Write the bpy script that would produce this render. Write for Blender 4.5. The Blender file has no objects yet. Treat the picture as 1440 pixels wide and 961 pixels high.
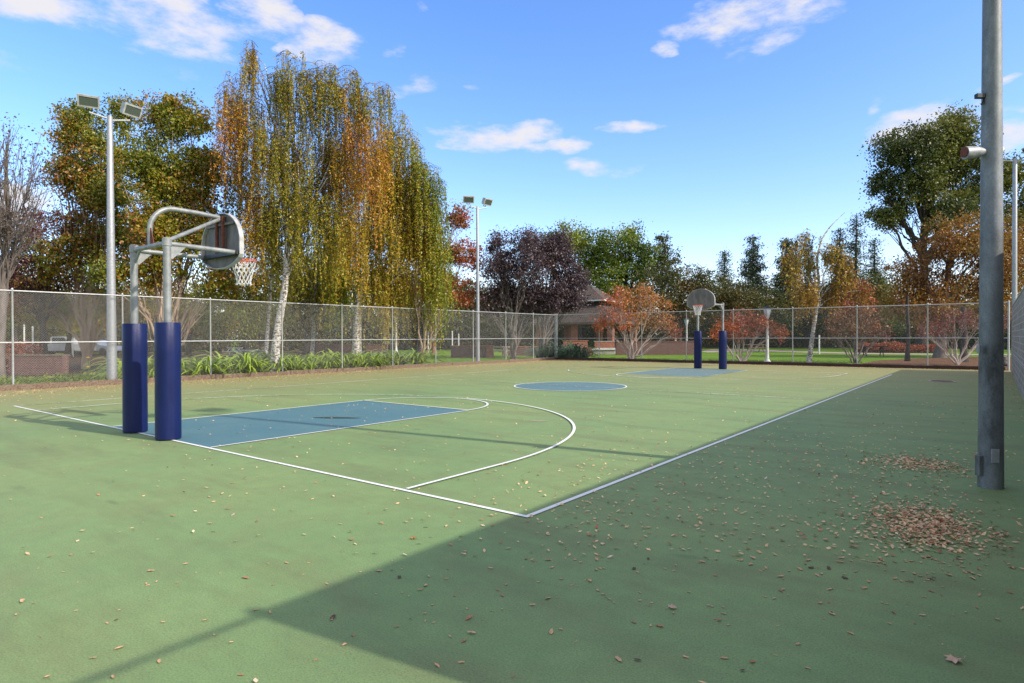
import bpy, math, random
import numpy as np
from mathutils import Vector, Matrix
random.seed(7)
RNG = np.random.default_rng(11)
R = math.radians
scene = bpy.context.scene
col = scene.collection

# ------------------------------------------------------------------ camera
F_PX, CAM = 878.54, np.array([3.371, -4.582, 1.651])
FW = np.array([-0.61095948, 0.79161711, -0.00841877])
RT = np.array([0.79165706, 0.6109583, -0.00301027])
UP = np.array([-0.00276054, 0.00850393, 0.99996003])
cd = bpy.data.cameras.new('camera'); cam = bpy.data.objects.new('camera', cd); col.objects.link(cam)
cd.sensor_width = 36; cd.lens = 36 * F_PX / 1440; cd.clip_end = 4000; cd.clip_start = 0.05
M = Matrix(((RT[0], UP[0], -FW[0], CAM[0]), (RT[1], UP[1], -FW[1], CAM[1]), (RT[2], UP[2], -FW[2], CAM[2]), (0, 0, 0, 1)))
cam.matrix_world = M
scene.camera = cam

def ray(u, v): return FW + RT * (u - 720) / F_PX - UP * (v - 480.5) / F_PX
def P(u, v, d): return CAM + ray(u, v) * d            # survey point: bearing u,v of the site photo at depth d
def G(u, d, z=0.0):
    p = CAM + ray(u, 473) * d
    return np.array([p[0], p[1], z])

# ------------------------------------------------------------------ materials
def newmat(name):
    m = bpy.data.materials.new(name); m.use_nodes = True
    nt = m.node_tree; b = nt.nodes['Principled BSDF']
    return m, nt, b
def N(nt, t, **kw):
    n = nt.nodes.new(t)
    for k, v in kw.items(): setattr(n, k, v)
    return n
def noise(nt, scale, detail=4, rough=.55, vec=None, mapscale=None, coord='Object'):
    tc = N(nt, 'ShaderNodeTexCoord'); n = N(nt, 'ShaderNodeTexNoise')
    n.inputs['Scale'].default_value = scale; n.inputs['Detail'].default_value = detail; n.inputs['Roughness'].default_value = rough
    src = tc.outputs[coord]
    if mapscale:
        mp = N(nt, 'ShaderNodeMapping'); mp.inputs['Scale'].default_value = mapscale
        nt.links.new(src, mp.inputs[0]); src = mp.outputs[0]
    nt.links.new(src, n.inputs['Vector'])
    return n.outputs['Fac']
def ramp(nt, fac, stops):
    r = N(nt, 'ShaderNodeValToRGB'); nt.links.new(fac, r.inputs[0])
    e = r.color_ramp.elements
    while len(e) < len(stops): e.new(.5)
    for i, (p, c) in enumerate(stops):
        e[i].position = p
        e[i].color = (*c, 1) if len(c) == 3 else c
    return r.outputs[0]
def mixc(nt, fac, a, b, mode='MIX'):
    m = N(nt, 'ShaderNodeMix', data_type='RGBA', blend_type=mode)
    for sock, v in ((m.inputs[0], fac), (m.inputs[6], a), (m.inputs[7], b)):
        if hasattr(v, 'is_linked') or hasattr(v, 'links'): nt.links.new(v, sock)
        elif isinstance(v, (tuple, list)): sock.default_value = (*v, 1)
        else: sock.default_value = v
    return m.outputs[2]
def bump(nt, b, fac, strength=.3, dist=.01):
    n = N(nt, 'ShaderNodeBump'); n.inputs['Strength'].default_value = strength; n.inputs['Distance'].default_value = dist
    nt.links.new(fac, n.inputs['Height']); nt.links.new(n.outputs[0], b.inputs['Normal'])
def mat(name, c1, c2=None, scale=5, rough=.6, metal=0, bumps=0, lo=.35, hi=.65, mapscale=None, detail=5, spec=None, bdist=.01):
    m, nt, b = newmat(name)
    c2 = c2 or tuple(x * .8 for x in c1)
    f = noise(nt, scale, detail, .6, mapscale=mapscale)
    nt.links.new(ramp(nt, f, [(lo, c1), (hi, c2)]), b.inputs['Base Color'])
    b.inputs['Roughness'].default_value = rough; b.inputs['Metallic'].default_value = metal
    if spec is not None: b.inputs['Specular IOR Level'].default_value = spec
    if bumps: bump(nt, b, f, bumps, bdist)
    return m

MT = {}
def court_material():
    m, nt, b = newmat('court_acrylic_green')
    big = noise(nt, .22, 6, .62); mid = noise(nt, 1.7, 6, .65); fine = noise(nt, 90, 3, .7)
    c = ramp(nt, big, [(.30, (.248, .322, .120)), (.5, (.208, .306, .118)), (.72, (.155, .262, .106))])
    c = mixc(nt, ramp(nt, mid, [(.42, (0, 0, 0)), (.75, (.5, .5, .5))]), c, (.23, .25, .105))
    # streaky dirt left by drained water
    st = noise(nt, 1.0, 6, .62, mapscale=(.35, 1.6, 1))
    c = mixc(nt, ramp(nt, st, [(.48, (0, 0, 0)), (.74, (.55, .55, .55))]), c, (.15, .155, .07))
    # dusty tan band along the left hand and far edge, where leaves collect
    tc = N(nt, 'ShaderNodeTexCoord'); sx = N(nt, 'ShaderNodeSeparateXYZ'); nt.links.new(tc.outputs['Object'], sx.inputs[0])
    def edge(sock, a, bb, inv):
        mr = N(nt, 'ShaderNodeMapRange'); nt.links.new(sock, mr.inputs[0]); mr.inputs[1].default_value = a; mr.inputs[2].default_value = bb
        mr.inputs[3].default_value = 1 if inv else 0; mr.inputs[4].default_value = 0 if inv else 1
        return mr.outputs[0]
    ex = edge(sx.outputs[0], -20.5, -10.0, True); ey = edge(sx.outputs[1], 10, 31.0, False)
    mx = N(nt, 'ShaderNodeMath', operation='MAXIMUM'); nt.links.new(ex, mx.inputs[0]); nt.links.new(ey, mx.inputs[1])
    ng = ramp(nt, noise(nt, 1.1, 7, .7), [(.25, (.35, .35, .35)), (.6, (1, 1, 1))])
    ml = N(nt, 'ShaderNodeMath', operation='MULTIPLY'); nt.links.new(mx.outputs[0], ml.inputs[0]); nt.links.new(ng, ml.inputs[1])
    m2 = N(nt, 'ShaderNodeMath', operation='MULTIPLY'); nt.links.new(ml.outputs[0], m2.inputs[0]); m2.inputs[1].default_value = .9
    c = mixc(nt, m2.outputs[0], c, (.33, .27, .11))
    c = mixc(nt, ramp(nt, fine, [(.35, (.86, .86, .86)), (.65, (1.1, 1.1, 1.1))]), (0, 0, 0), c)   # grain
    g = mixc(nt, 1.0, ramp(nt, fine, [(.3, (.80, .80, .80)), (.7, (1.14, 1.14, 1.14))]), ramp(nt, noise(nt, 5, 8, .75), [(.3, (.90, .90, .90)), (.7, (1.06, 1.06, 1.06))]), 'MULTIPLY')
    c2 = mixc(nt, 1.0, c, g, 'MULTIPLY')
    # dark scuffs
    sc = noise(nt, .9, 2, .4, mapscale=(1, 3, 1))
    c2 = mixc(nt, ramp(nt, sc, [(.72, (0, 0, 0)), (.78, (.45, .45, .45))]), c2, (.06, .09, .05))
    nt.links.new(c2, b.inputs['Base Color'])
    b.inputs['Roughness'].default_value = .78; b.inputs['Specular IOR Level'].default_value = .35
    bump(nt, b, fine, .25, .003)
    return m
MT['court'] = court_material()
def blue_material():
    m, nt, b = newmat('court_acrylic_blue')
    c = ramp(nt, noise(nt, .8, 6, .65), [(.3, (.06, .165, .195)), (.7, (.095, .195, .21))])
    c = mixc(nt, ramp(nt, noise(nt, 4, 7, .7), [(.5, (0, 0, 0)), (.75, (.45, .45, .45))]), c, (.11, .19, .19))
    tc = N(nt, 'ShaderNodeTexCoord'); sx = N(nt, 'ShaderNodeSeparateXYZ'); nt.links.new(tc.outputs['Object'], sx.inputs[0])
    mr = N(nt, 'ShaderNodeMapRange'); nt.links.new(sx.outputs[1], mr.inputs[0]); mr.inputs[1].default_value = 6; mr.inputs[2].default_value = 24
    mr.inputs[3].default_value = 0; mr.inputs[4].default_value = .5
    c = mixc(nt, mr.outputs[0], c, (.20, .235, .185))  # blue greyed towards the far end, grazing sheen put into the colour
    fine = noise(nt, 90, 3, .7)
    c = mixc(nt, 1.0, c, ramp(nt, fine, [(.3, (.88, .88, .88)), (.7, (1.1, 1.1, 1.1))]), 'MULTIPLY')
    nt.links.new(c, b.inputs['Base Color']); b.inputs['Roughness'].default_value = .7
    bump(nt, b, fine, .25, .003)
    return m
MT['blue'] = blue_material()
def line_material(name, wear):
    m, nt, b = newmat(name)
    f = noise(nt, 9, 8, .75)
    big = noise(nt, .5, 3, .5)
    ad = N(nt, 'ShaderNodeMath', operation='MULTIPLY_ADD'); nt.links.new(big, ad.inputs[0]); ad.inputs[1].default_value = .9; nt.links.new(f, ad.inputs[2])
    c = ramp(nt, ad.outputs[0], [(wear, (.80, .80, .76)), (wear + .13, (.24, .28, .17))])
    nt.links.new(c, b.inputs['Base Color']); b.inputs['Roughness'].default_value = .65
    return m
MT['line'] = line_material('white_line_paint', 1.12)
MT['line_worn'] = line_material('worn_line_paint', .88)
MT['galv'] = mat('galvanised_steel', (.40, .41, .41), (.30, .31, .31), 14, .5, .45, .05)
MT['galv_light'] = mat('galvanised_light', (.52, .53, .52), (.40, .40, .38), 20, .5, .35)
MT['wire'] = mat('fence_wire', (.42, .42, .38), (.33, .33, .30), 8, .5, .3)
def pole_mat():
    m, nt, b = newmat('galvanised_pole_mottled')
    f = noise(nt, 1.5, 9, .72, mapscale=(1.6, 1.6, .7)); g = noise(nt, 60, 3, .6)
    c = ramp(nt, f, [(.36, (.065, .07, .066)), (.47, (.15, .162, .16)), (.56, (.20, .215, .21)), (.68, (.30, .31, .30))])
    c = mixc(nt, 1, c, ramp(nt, g, [(.3, (.85, .85, .85)), (.75, (1.15, 1.15, 1.15))]), 'MULTIPLY')
    nt.links.new(c, b.inputs['Base Color']); b.inputs['Metallic'].default_value = .3; b.inputs['Roughness'].default_value = .55
    bump(nt, b, g, .15, .002)
    return m
MT['pole'] = pole_mat()
MT['vinyl'] = mat('blue_vinyl', (.003, .009, .060), (.005, .013, .080), 4, .45, 0, .4, mapscale=(1, 1, .35), bdist=.03, spec=.3)
MT['hoop_steel'] = mat('hoop_steel', (.33, .34, .315), (.20, .21, .20), 7, .5, .3, .08)
MT['rust'] = mat('rusty_steel', (.20, .055, .025), (.085, .03, .018), 18, .85, 0, .3)
MT['board'] = mat('backboard_grey', (.18, .165, .14), (.10, .095, .082), 6, .6, 0, .1, mapscale=(1.5, 1, .5))
MT['board_edge'] = mat('backboard_edge', (.50, .49, .45), (.33, .32, .29), 9, .5)
MT['orange'] = mat('rim_orange', (.62, .13, .05), (.42, .07, .03), 30, .5)
MT['net'] = mat('net_cord', (.70, .70, .66), (.55, .54, .5), 30, .9)
MT['timber'] = mat('weathered_timber', (.235, .175, .12), (.11, .065, .04), 3.5, .9, 0, .6, mapscale=(6, .8, 6))
MT['timber_dark'] = mat('dark_brown_timber', (.085, .045, .028), (.045, .024, .016), 3.5, .9, 0, .6, mapscale=(.8, 6, 6))  # darker brown timber for the far edging and one table
MT['concrete'] = mat('pale_concrete', (.42, .40, .35), (.34, .32, .28), 3, .85, 0, .1)
MT['white_paint'] = mat('white_paint', (.72, .71, .67), (.58, .57, .52), 5, .6)
MT['black_metal'] = mat('black_metal', (.025, .03, .028), (.04, .045, .04), 8, .5, .3)
MT['housing'] = mat('floodlight_housing', (.50, .50, .47), (.36, .35, .33), 6, .5, .2)
def glassy(name, c, rough=.15):
    m, nt, b = newmat(name); b.inputs['Base Color'].default_value = (*c, 1); b.inputs['Roughness'].default_value = rough
    b.inputs['Coat Weight'].default_value = .5
    return m
MT['lamp_glass'] = glassy('floodlight_glass', (.07, .09, .075), .25)
MT['frosted'] = mat('frosted_glass', (.70, .74, .72), (.6, .66, .66), 4, .3)
MT['car_white'] = mat('car_white', (.48, .48, .47), (.4, .4, .4), 2, .25)
MT['car_silver'] = mat('car_silver', (.36, .40, .44), (.3, .33, .37), 2, .25, .4)
MT['car_glass'] = glassy('car_glass', (.03, .04, .05), .08)
MT['rubber'] = mat('rubber', (.02, .02, .02), (.03, .03, .03), 9, .9)
def masonry(name, c1, c2, mortar, bw, bh, ms, bumps=.6, axis='XZ', off=.5):
    m, nt, b = newmat(name)
    tc = N(nt, 'ShaderNodeTexCoord'); sx = N(nt, 'ShaderNodeSeparateXYZ'); cb = N(nt, 'ShaderNodeCombineXYZ')
    nt.links.new(tc.outputs['Object'], sx.inputs[0])
    if axis == 'SUM':
        ad = N(nt, 'ShaderNodeMath', operation='ADD'); nt.links.new(sx.outputs[0], ad.inputs[0]); nt.links.new(sx.outputs[1], ad.inputs[1])
        nt.links.new(ad.outputs[0], cb.inputs[0])
    else: nt.links.new(sx.outputs['XYZ'.index(axis[0])], cb.inputs[0])
    nt.links.new(sx.outputs[2], cb.inputs[1])
    br = N(nt, 'ShaderNodeTexBrick'); nt.links.new(cb.outputs[0], br.inputs['Vector'])
    br.offset = off
    br.inputs['Scale'].default_value = 1; br.inputs['Brick Width'].default_value = bw; br.inputs['Row Height'].default_value = bh
    br.inputs['Mortar Size'].default_value = ms; br.inputs['Mortar Smooth'].default_value = .3
    br.inputs['Color1'].default_value = (*c1, 1); br.inputs['Color2'].default_value = (*c2, 1); br.inputs['Mortar'].default_value = (*mortar, 1)
    f = noise(nt, 6, 7, .7)
    c = mixc(nt, 1, br.outputs[0], ramp(nt, f, [(.3, (.68, .68, .68)), (.7, (1.2, 1.2, 1.2))]), 'MULTIPLY')
    nt.links.new(c, b.inputs['Base Color']); b.inputs['Roughness'].default_value = .9
    ml = N(nt, 'ShaderNodeMath', operation='MULTIPLY_ADD'); nt.links.new(br.outputs['Fac'], ml.inputs[0]); ml.inputs[1].default_value = -1.2
    nt.links.new(noise(nt, 25, 6, .75), ml.inputs[2])
    bump(nt, b, ml.outputs[0], bumps, .02)
    return m
MT['block'] = masonry('split_face_block', (.24, .205, .165), (.40, .35, .285), (.52, .48, .41), .40, .20, .018, 1.0, 'YZ')
MT['brick'] = masonry('red_brick', (.33, .085, .045), (.42, .13, .065), (.36, .27, .22), .21, .075, .009, .4, 'SUM')
MT['brick_dark'] = masonry('dull_brown_brick', (.13, .055, .048), (.18, .08, .06), (.19, .15, .13), .21, .075, .009, .4, 'SUM')
MT['shingle'] = masonry('roof_shingle', (.07, .052, .04), (.115, .09, .068), (.04, .03, .028), .3, .13, .012, .5, 'SUM')
def lawn_mat():
    m, nt, b = newmat('lawn_grass')
    c = ramp(nt, noise(nt, .35, 5, .6), [(.3, (.10, .20, .018)), (.55, (.16, .27, .022)), (.75, (.24, .34, .035))])
    c = mixc(nt, 1, c, ramp(nt, noise(nt, 9, 6, .8), [(.3, (.6, .6, .6)), (.7, (1.3, 1.3, 1.3))]), 'MULTIPLY')
    nt.links.new(c, b.inputs['Base Color']); b.inputs['Roughness'].default_value = .95; b.inputs['Specular IOR Level'].default_value = .1
    bump(nt, b, noise(nt, 30, 4, .8), 1, .05)
    return m
MT['lawn'] = lawn_mat()
MT['mulch'] = mat('bark_mulch', (.21, .115, .06), (.10, .055, .032), 5, .95, 0, .8, detail=10, spec=.05)
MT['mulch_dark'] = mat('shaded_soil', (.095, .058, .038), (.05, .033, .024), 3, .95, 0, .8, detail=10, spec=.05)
MT['path'] = mat('tan_path', (.42, .35, .25), (.36, .30, .22), 2, .9)

def bark(name, c1, c2, scale=5, ms=(1, 1, .25), b_=.6):
    return mat(name, c1, c2, scale, .9, 0, b_, mapscale=ms, detail=7, bdist=.03)
MT['bark_tan'] = bark('smooth_tan_bark', (.46, .33, .22), (.33, .22, .14))
MT['bark_grey'] = bark('grey_bark', (.20, .17, .145), (.11, .09, .075))
MT['bark_dark'] = bark('dark_bark', (.075, .055, .042), (.035, .027, .022))
MT['twig'] = bark('brown_twig', (.13, .085, .05), (.08, .05, .03))
MT['bark_pale'] = bark('pale_crape_bark', (.48, .40, .33), (.33, .26, .21))
def birch_bark():
    m, nt, b = newmat('white_birch_bark')
    f = noise(nt, 9, 6, .75, mapscale=(1, 1, 1.8)); 
    c = ramp(nt, f, [(.40, (.04, .032, .026)), (.47, (.26, .22, .18)), (.52, (.66, .62, .55))])
    nt.links.new(c, b.inputs['Base Color']); b.inputs['Roughness'].default_value = .85
    bump(nt, b, f, .5, .02)
    return m
MT['birch'] = birch_bark()
def birch_rough():
    m, nt, b = newmat('rough_birch_base')
    f = noise(nt, 10, 6, .75, mapscale=(1, 1, .6))
    c = ramp(nt, f, [(.42, (.07, .055, .042)), (.52, (.22, .17, .13)), (.6, (.5, .45, .38))])
    nt.links.new(c, b.inputs['Base Color']); b.inputs['Roughness'].default_value = .9
    bump(nt, b, f, .7, .03)
    return m
MT['birch_rough'] = birch_rough()
def leaf_mat(name='leaf', trans=.27):
    m = bpy.data.materials.new(name); m.use_nodes = True; nt = m.node_tree; nt.nodes.clear()
    out = N(nt, 'ShaderNodeOutputMaterial'); at = N(nt, 'ShaderNodeAttribute', attribute_name='leafcol')
    d = N(nt, 'ShaderNodeBsdfDiffuse'); t = N(nt, 'ShaderNodeBsdfTranslucent'); mx = N(nt, 'ShaderNodeMixShader'); g = N(nt, 'ShaderNodeBsdfGlossy')
    m2 = N(nt, 'ShaderNodeMixShader')
    nt.links.new(at.outputs[0], d.inputs[0]); nt.links.new(at.outputs[0], t.inputs[0])
    mx.inputs[0].default_value = trans; nt.links.new(d.outputs[0], mx.inputs[1]); nt.links.new(t.outputs[0], mx.inputs[2])
    g.inputs['Roughness'].default_value = .45; g.inputs[0].default_value = (1, 1, 1, 1)
    m2.inputs[0].default_value = .035; nt.links.new(mx.outputs[0], m2.inputs[1]); nt.links.new(g.outputs[0], m2.inputs[2])
    nt.links.new(m2.outputs[0], out.inputs[0])
    return m
MT['leaf'] = leaf_mat()
MT['dryleaf'] = leaf_mat('dry_leaf', .1)
def flat(name, c, rough=.8):
    m, nt, b = newmat(name); b.inputs['Base Color'].default_value = (*c, 1); b.inputs['Roughness'].default_value = rough; return m

# ------------------------------------------------------------------ mesh helpers
class MB:
    def __init__(s): s.v = []; s.f = []
    def add(s, vs, fs):
        o = len(s.v); s.v += [tuple(map(float, x)) for x in vs]; s.f += [tuple(i + o for i in f) for f in fs]; return s
    def box(s, c, sz, rz=0.0, rot=None):
        x, y, z = (q / 2 for q in sz)
        m = rot if rot is not None else Matrix.Rotation(rz, 3, 'Z')
        vs = [m @ Vector(p) + Vector(c) for p in ((-x, -y, -z), (x, -y, -z), (x, y, -z), (-x, y, -z), (-x, -y, z), (x, -y, z), (x, y, z), (-x, y, z))]
        return s.add(vs, [(0, 3, 2, 1), (4, 5, 6, 7), (0, 1, 5, 4), (1, 2, 6, 5), (2, 3, 7, 6), (3, 0, 4, 7)])
    def tube(s, pts, r, k=8, caps=True):
        pts = [Vector(p) for p in pts]; n = len(pts)
        rs = r if isinstance(r, (list, tuple)) else [r] * n
        vs, fs = [], []
        t0 = (pts[1] - pts[0]).normalized()
        a = t0.orthogonal().normalized()
        for i, p in enumerate(pts):
            t = (pts[min(i + 1, n - 1)] - pts[max(i - 1, 0)])
            t = t.normalized() if t.length > 1e-9 else t0
            a = (a - t * a.dot(t)); a = a.normalized() if a.length > 1e-6 else t.orthogonal().normalized()
            b = t.cross(a)
            for j in range(k):
                w = 2 * math.pi * j / k
                vs.append(p + (a * math.cos(w) + b * math.sin(w)) * rs[i])
        for i in range(n - 1):
            for j in range(k):
                fs.append((i * k + j, i * k + (j + 1) % k, (i + 1) * k + (j + 1) % k, (i + 1) * k + j))
        if caps: fs.append(tuple(range(k - 1, -1, -1))); fs.append(tuple((n - 1) * k + j for j in range(k)))
        return s.add(vs, fs)
    def lathe(s, prof, c, k=24):
        vs, fs = [], []; n = len(prof)
        for r, z in prof:
            for j in range(k):
                w = 2 * math.pi * j / k; vs.append((c[0] + r * math.cos(w), c[1] + r * math.sin(w), c[2] + z))
        for i in range(n - 1):
            for j in range(k): fs.append((i * k + j, i * k + (j + 1) % k, (i + 1) * k + (j + 1) % k, (i + 1) * k + j))
        fs.append(tuple(range(k - 1, -1, -1))); fs.append(tuple((n - 1) * k + j for j in range(k)))
        return s.add(vs, fs)
    def prism(s, poly, f0, f1):
        n = len(poly); vs = [f0(*p) for p in poly] + [f1(*p) for p in poly]
        fs = [tuple(range(n))[::-1], tuple(range(n, 2 * n))] + [(i, (i + 1) % n, (i + 1) % n + n, i + n) for i in range(n)]
        return s.add(vs, fs)
    def sheet(s, poly, z):
        return s.add([(x, y, z) for x, y in poly], [tuple(range(len(poly)))])
    def build(s, name, m, parent=None, origin=None, smooth=False, bevel=0):
        me = bpy.data.meshes.new(name)
        o = np.array(origin if origin is not None else (root_loc(parent) if parent else (0, 0, 0)), float)
        me.from_pydata([tuple(np.array(v) - o) for v in s.v], [], s.f); me.validate(); me.update()
        return link(name, me, m, parent, o, smooth, bevel)
def root_loc(o):
    while o.parent: o = o.parent
    return np.array(o.location[:])
def link(name, me, m, parent=None, origin=(0, 0, 0), smooth=False, bevel=0):
    ob = bpy.data.objects.new(name, me); col.objects.link(ob)
    if m is not None: me.materials.append(m)
    if smooth:
        me.polygons.foreach_set('use_smooth', np.ones(len(me.polygons), bool))
        try: me.set_sharp_from_angle(angle=R(40))
        except Exception: pass
    if parent: ob.parent = parent
    else: ob.location = origin
    if bevel:
        bv = ob.modifiers.new('bevel', 'BEVEL'); bv.width = bevel; bv.segments = 2; bv.limit_method = 'ANGLE'
    return ob
def tag(o, label=None, cat=None, group=None, kind=None):
    if label: o['label'] = label
    if cat: o['category'] = cat
    if group: o['group'] = group
    if kind: o['kind'] = kind
    return o
def thing(name, loc, label, cat, group=None):
    o = bpy.data.objects.new(name, None); col.objects.link(o); o.location = tuple(map(float, loc)); o.empty_display_size = .2
    return tag(o, label, cat, group)
def copy_tree(o, parent=None, loc=None, rz=None, label=None):
    c = o.copy(); col.objects.link(c)
    if parent: c.parent = parent
    if loc is not None: c.location = loc
    if rz is not None: c.rotation_euler = (0, 0, rz)
    if label: c['label'] = label
    for ch in list(o.children): copy_tree(ch, c)
    return c

# ------------------------------------------------------------------ ground & setting
W2, L = 15.367 / 2, 25.718
CX = -W2
MB().sheet([(-700, -500), (700, -500), (700, 900), (-700, 900)], -.03).build('ground', MT['lawn'])['kind'] = 'structure'
g = MB().box((-8.5, 8.2, -.06), (25.2, 48.0, .12)).build('court_surface', MT['court']); g['kind'] = 'structure'
def ud(poly, z): return [tuple(G(u, d)[:2]) for u, d in poly]
def struct_sheet(name, poly, z, m): 
    o = MB().sheet(poly, z).build(name, m); o['kind'] = 'structure'; return o
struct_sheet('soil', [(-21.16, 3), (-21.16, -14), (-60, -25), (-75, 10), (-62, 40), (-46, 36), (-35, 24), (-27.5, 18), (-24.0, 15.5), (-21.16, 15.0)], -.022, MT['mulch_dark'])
struct_sheet('mulch_bed', ud([(1212, 33.9), (1205, 36), (1235, 41), (1290, 45), (1360, 47), (1470, 46), (1600, 36), (1500, 29), (1421, 29.2)], 0), -.018, MT['mulch'])
struct_sheet('verge', [(-21.16, 15), (-21.16, 32.2), (-22.0, 32.6), (-22.3, 26), (-22.6, 20), (-22.5, 15.2)], -.014, MT['mulch'])
struct_sheet('path', ud([(995, 62), (1060, 66), (1130, 60), (1220, 55), (1320, 52), (1480, 50), (1480, 52.5), (1320, 55), (1220, 58.5), (1130, 65), (1060, 74), (1000, 76), (985, 66)], 0), -.010, MT['path'])

# painted markings
blue = MB(); K = 1.816; FT = 5.798
def circle(cx, cy, r, a0=0, a1=360, n=96): return [(cx + r * math.cos(R(a0 + (a1 - a0) * i / n)), cy + r * math.sin(R(a0 + (a1 - a0) * i / n))) for i in range(n + 1)]
blue.sheet([(CX - K, 0), (CX + K, 0), (CX + K, FT), (CX - K, FT)], .004)
blue.sheet([(CX - K, L - FT), (CX + K, L - FT), (CX + K, L), (CX - K, L)], .004)
blue.sheet(circle(CX, L / 2, 1.83)[:-1], .004)
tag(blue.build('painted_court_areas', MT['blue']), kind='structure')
def line(mb, pts, w=.05, z=.008, closed=False):
    n = len(pts); L_, R_ = [], []
    for i, p in enumerate(pts):
        a = np.array(pts[i - 1] if (i or closed) else p, float); c = np.array(pts[(i + 1) % n] if (i < n - 1 or closed) else p, float)
        if closed and i == n - 1: c = np.array(pts[0], float)
        t = c - a; t /= np.linalg.norm(t); nn = np.array([-t[1], t[0]]) * w / 2
        L_.append((p[0] + nn[0], p[1] + nn[1], z)); R_.append((p[0] - nn[0], p[1] - nn[1], z))
    vs = L_ + R_; m = n if closed else n - 1
    mb.add(vs, [(i + n, (i + 1) % n + n, (i + 1) % n, i) for i in range(m)])
lm, lw = MB(), MB()
line(lm, [(-2 * W2, 0), (.025, 0)]); line(lm, [(0, .025), (0, L)], .055)
line(lw, [(-2 * W2, .025), (-2 * W2, L)], .05); line(lw, [(-2 * W2, L), (-.03, L)], .05)
line(lw, [(-2 * W2 + .03, L / 2), (CX - 1.86, L / 2)], .05, .012); line(lw, [(CX + 1.86, L / 2), (-.03, L / 2)], .05, .012)
line(lw, [(CX - 1.8, L / 2), (CX + 1.8, L / 2)], .04, .016)
line(lm, circle(CX, L / 2, 1.83)[:-1], .05, .012, closed=True)
R3, B3 = 6.065, 1.67
for s, y0, mb in ((1, 0, lm), (-1, L, lw)):
    line(mb, [(CX + K, y0 + s * .03), (CX + K, y0 + s * FT)], .045, .012)
    line(mb, [(CX - K, y0 + s * .03), (CX - K, y0 + s * FT)], .045, .012)
    line(mb, [(CX - K, y0 + s * (FT + .045)), (CX + K, y0 + s * (FT + .045))], .045, .012)
    arc = [(x, y0 + s * (y)) for x, y in circle(CX, FT + .03, 1.80, 0, 180)]
    line(mb, arc, .05, .016)
    arc = [(CX + R3, y0 + s * .03)] + [(x, y0 + s * y) for x, y in circle(CX, B3, R3, 0, 90, 60)]
    line(mb, arc, .05, .020)
    arc = [(x, y0 + s * y) for x, y in circle(CX, B3, R3, 90, 180, 60)] + [(CX - R3, y0 + s * .03)]
    line(lw, arc, .05, .020)
for o in (lm.build('painted_lines', MT['line']), lw.build('worn_painted_lines', MT['line_worn'])): tag(o, kind='structure')

def blob(name, c, rx, ry, rz, m, z=.024, seed=0, rag=.25, n=48, kind='structure'):
    rr = random.Random(seed); ph = [rr.uniform(0, 6.3) for _ in range(6)]
    pts = []
    for i in range(n):
        a = 2 * math.pi * i / n; k = 1 + rag * sum(math.sin((j + 2) * a + ph[j]) / (j + 1.5) for j in range(5)) / 1.5
        x, y = rx * k * math.cos(a), ry * k * math.sin(a)
        pts.append((c[0] + x * math.cos(rz) - y * math.sin(rz), c[1] + x * math.sin(rz) + y * math.cos(rz)))
    o = MB().sheet(pts, z).build(name, m); tag(o, kind=kind); return o
MT['stain_dark'] = mat('dark_damp_stain', (.02, .035, .03), (.035, .06, .05), 14, .6, detail=8)
MT['stain_brown'] = mat('brown_patch', (.29, .29, .17), (.24, .26, .13), 9, .8, detail=8)
pc = P(470, 588, 12.7)
blob('damp_stain', (-7.2, 3.27), .48, .11, R(33), MT['stain_dark'], z=.0075, seed=9, rag=.12)
for i, (x, y, r) in enumerate(((-3.67, 5.37, .17), (-.94, 16.45, .26), (-3.9, 20.4, .26))):
    blob('court_patch', (x, y), r, r * .8, .3 * i, MT['stain_brown'], z=.0035, seed=i, rag=.2)
mh = thing('manhole_cover', (1.92, 22.17, 0), 'round flat metal cover set in the green court near the far fence', 'manhole cover')
MB().lathe([(.42, 0), (.42, .012), (.40, .014)], (1.92, 22.17, .004), 40).build('frame', MT['concrete'], mh)
MB().lathe([(.33, 0), (.33, .02), (.32, .022)], (1.92, 22.17, .004), 40).build('cover', MT['rust'], mh)

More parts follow.
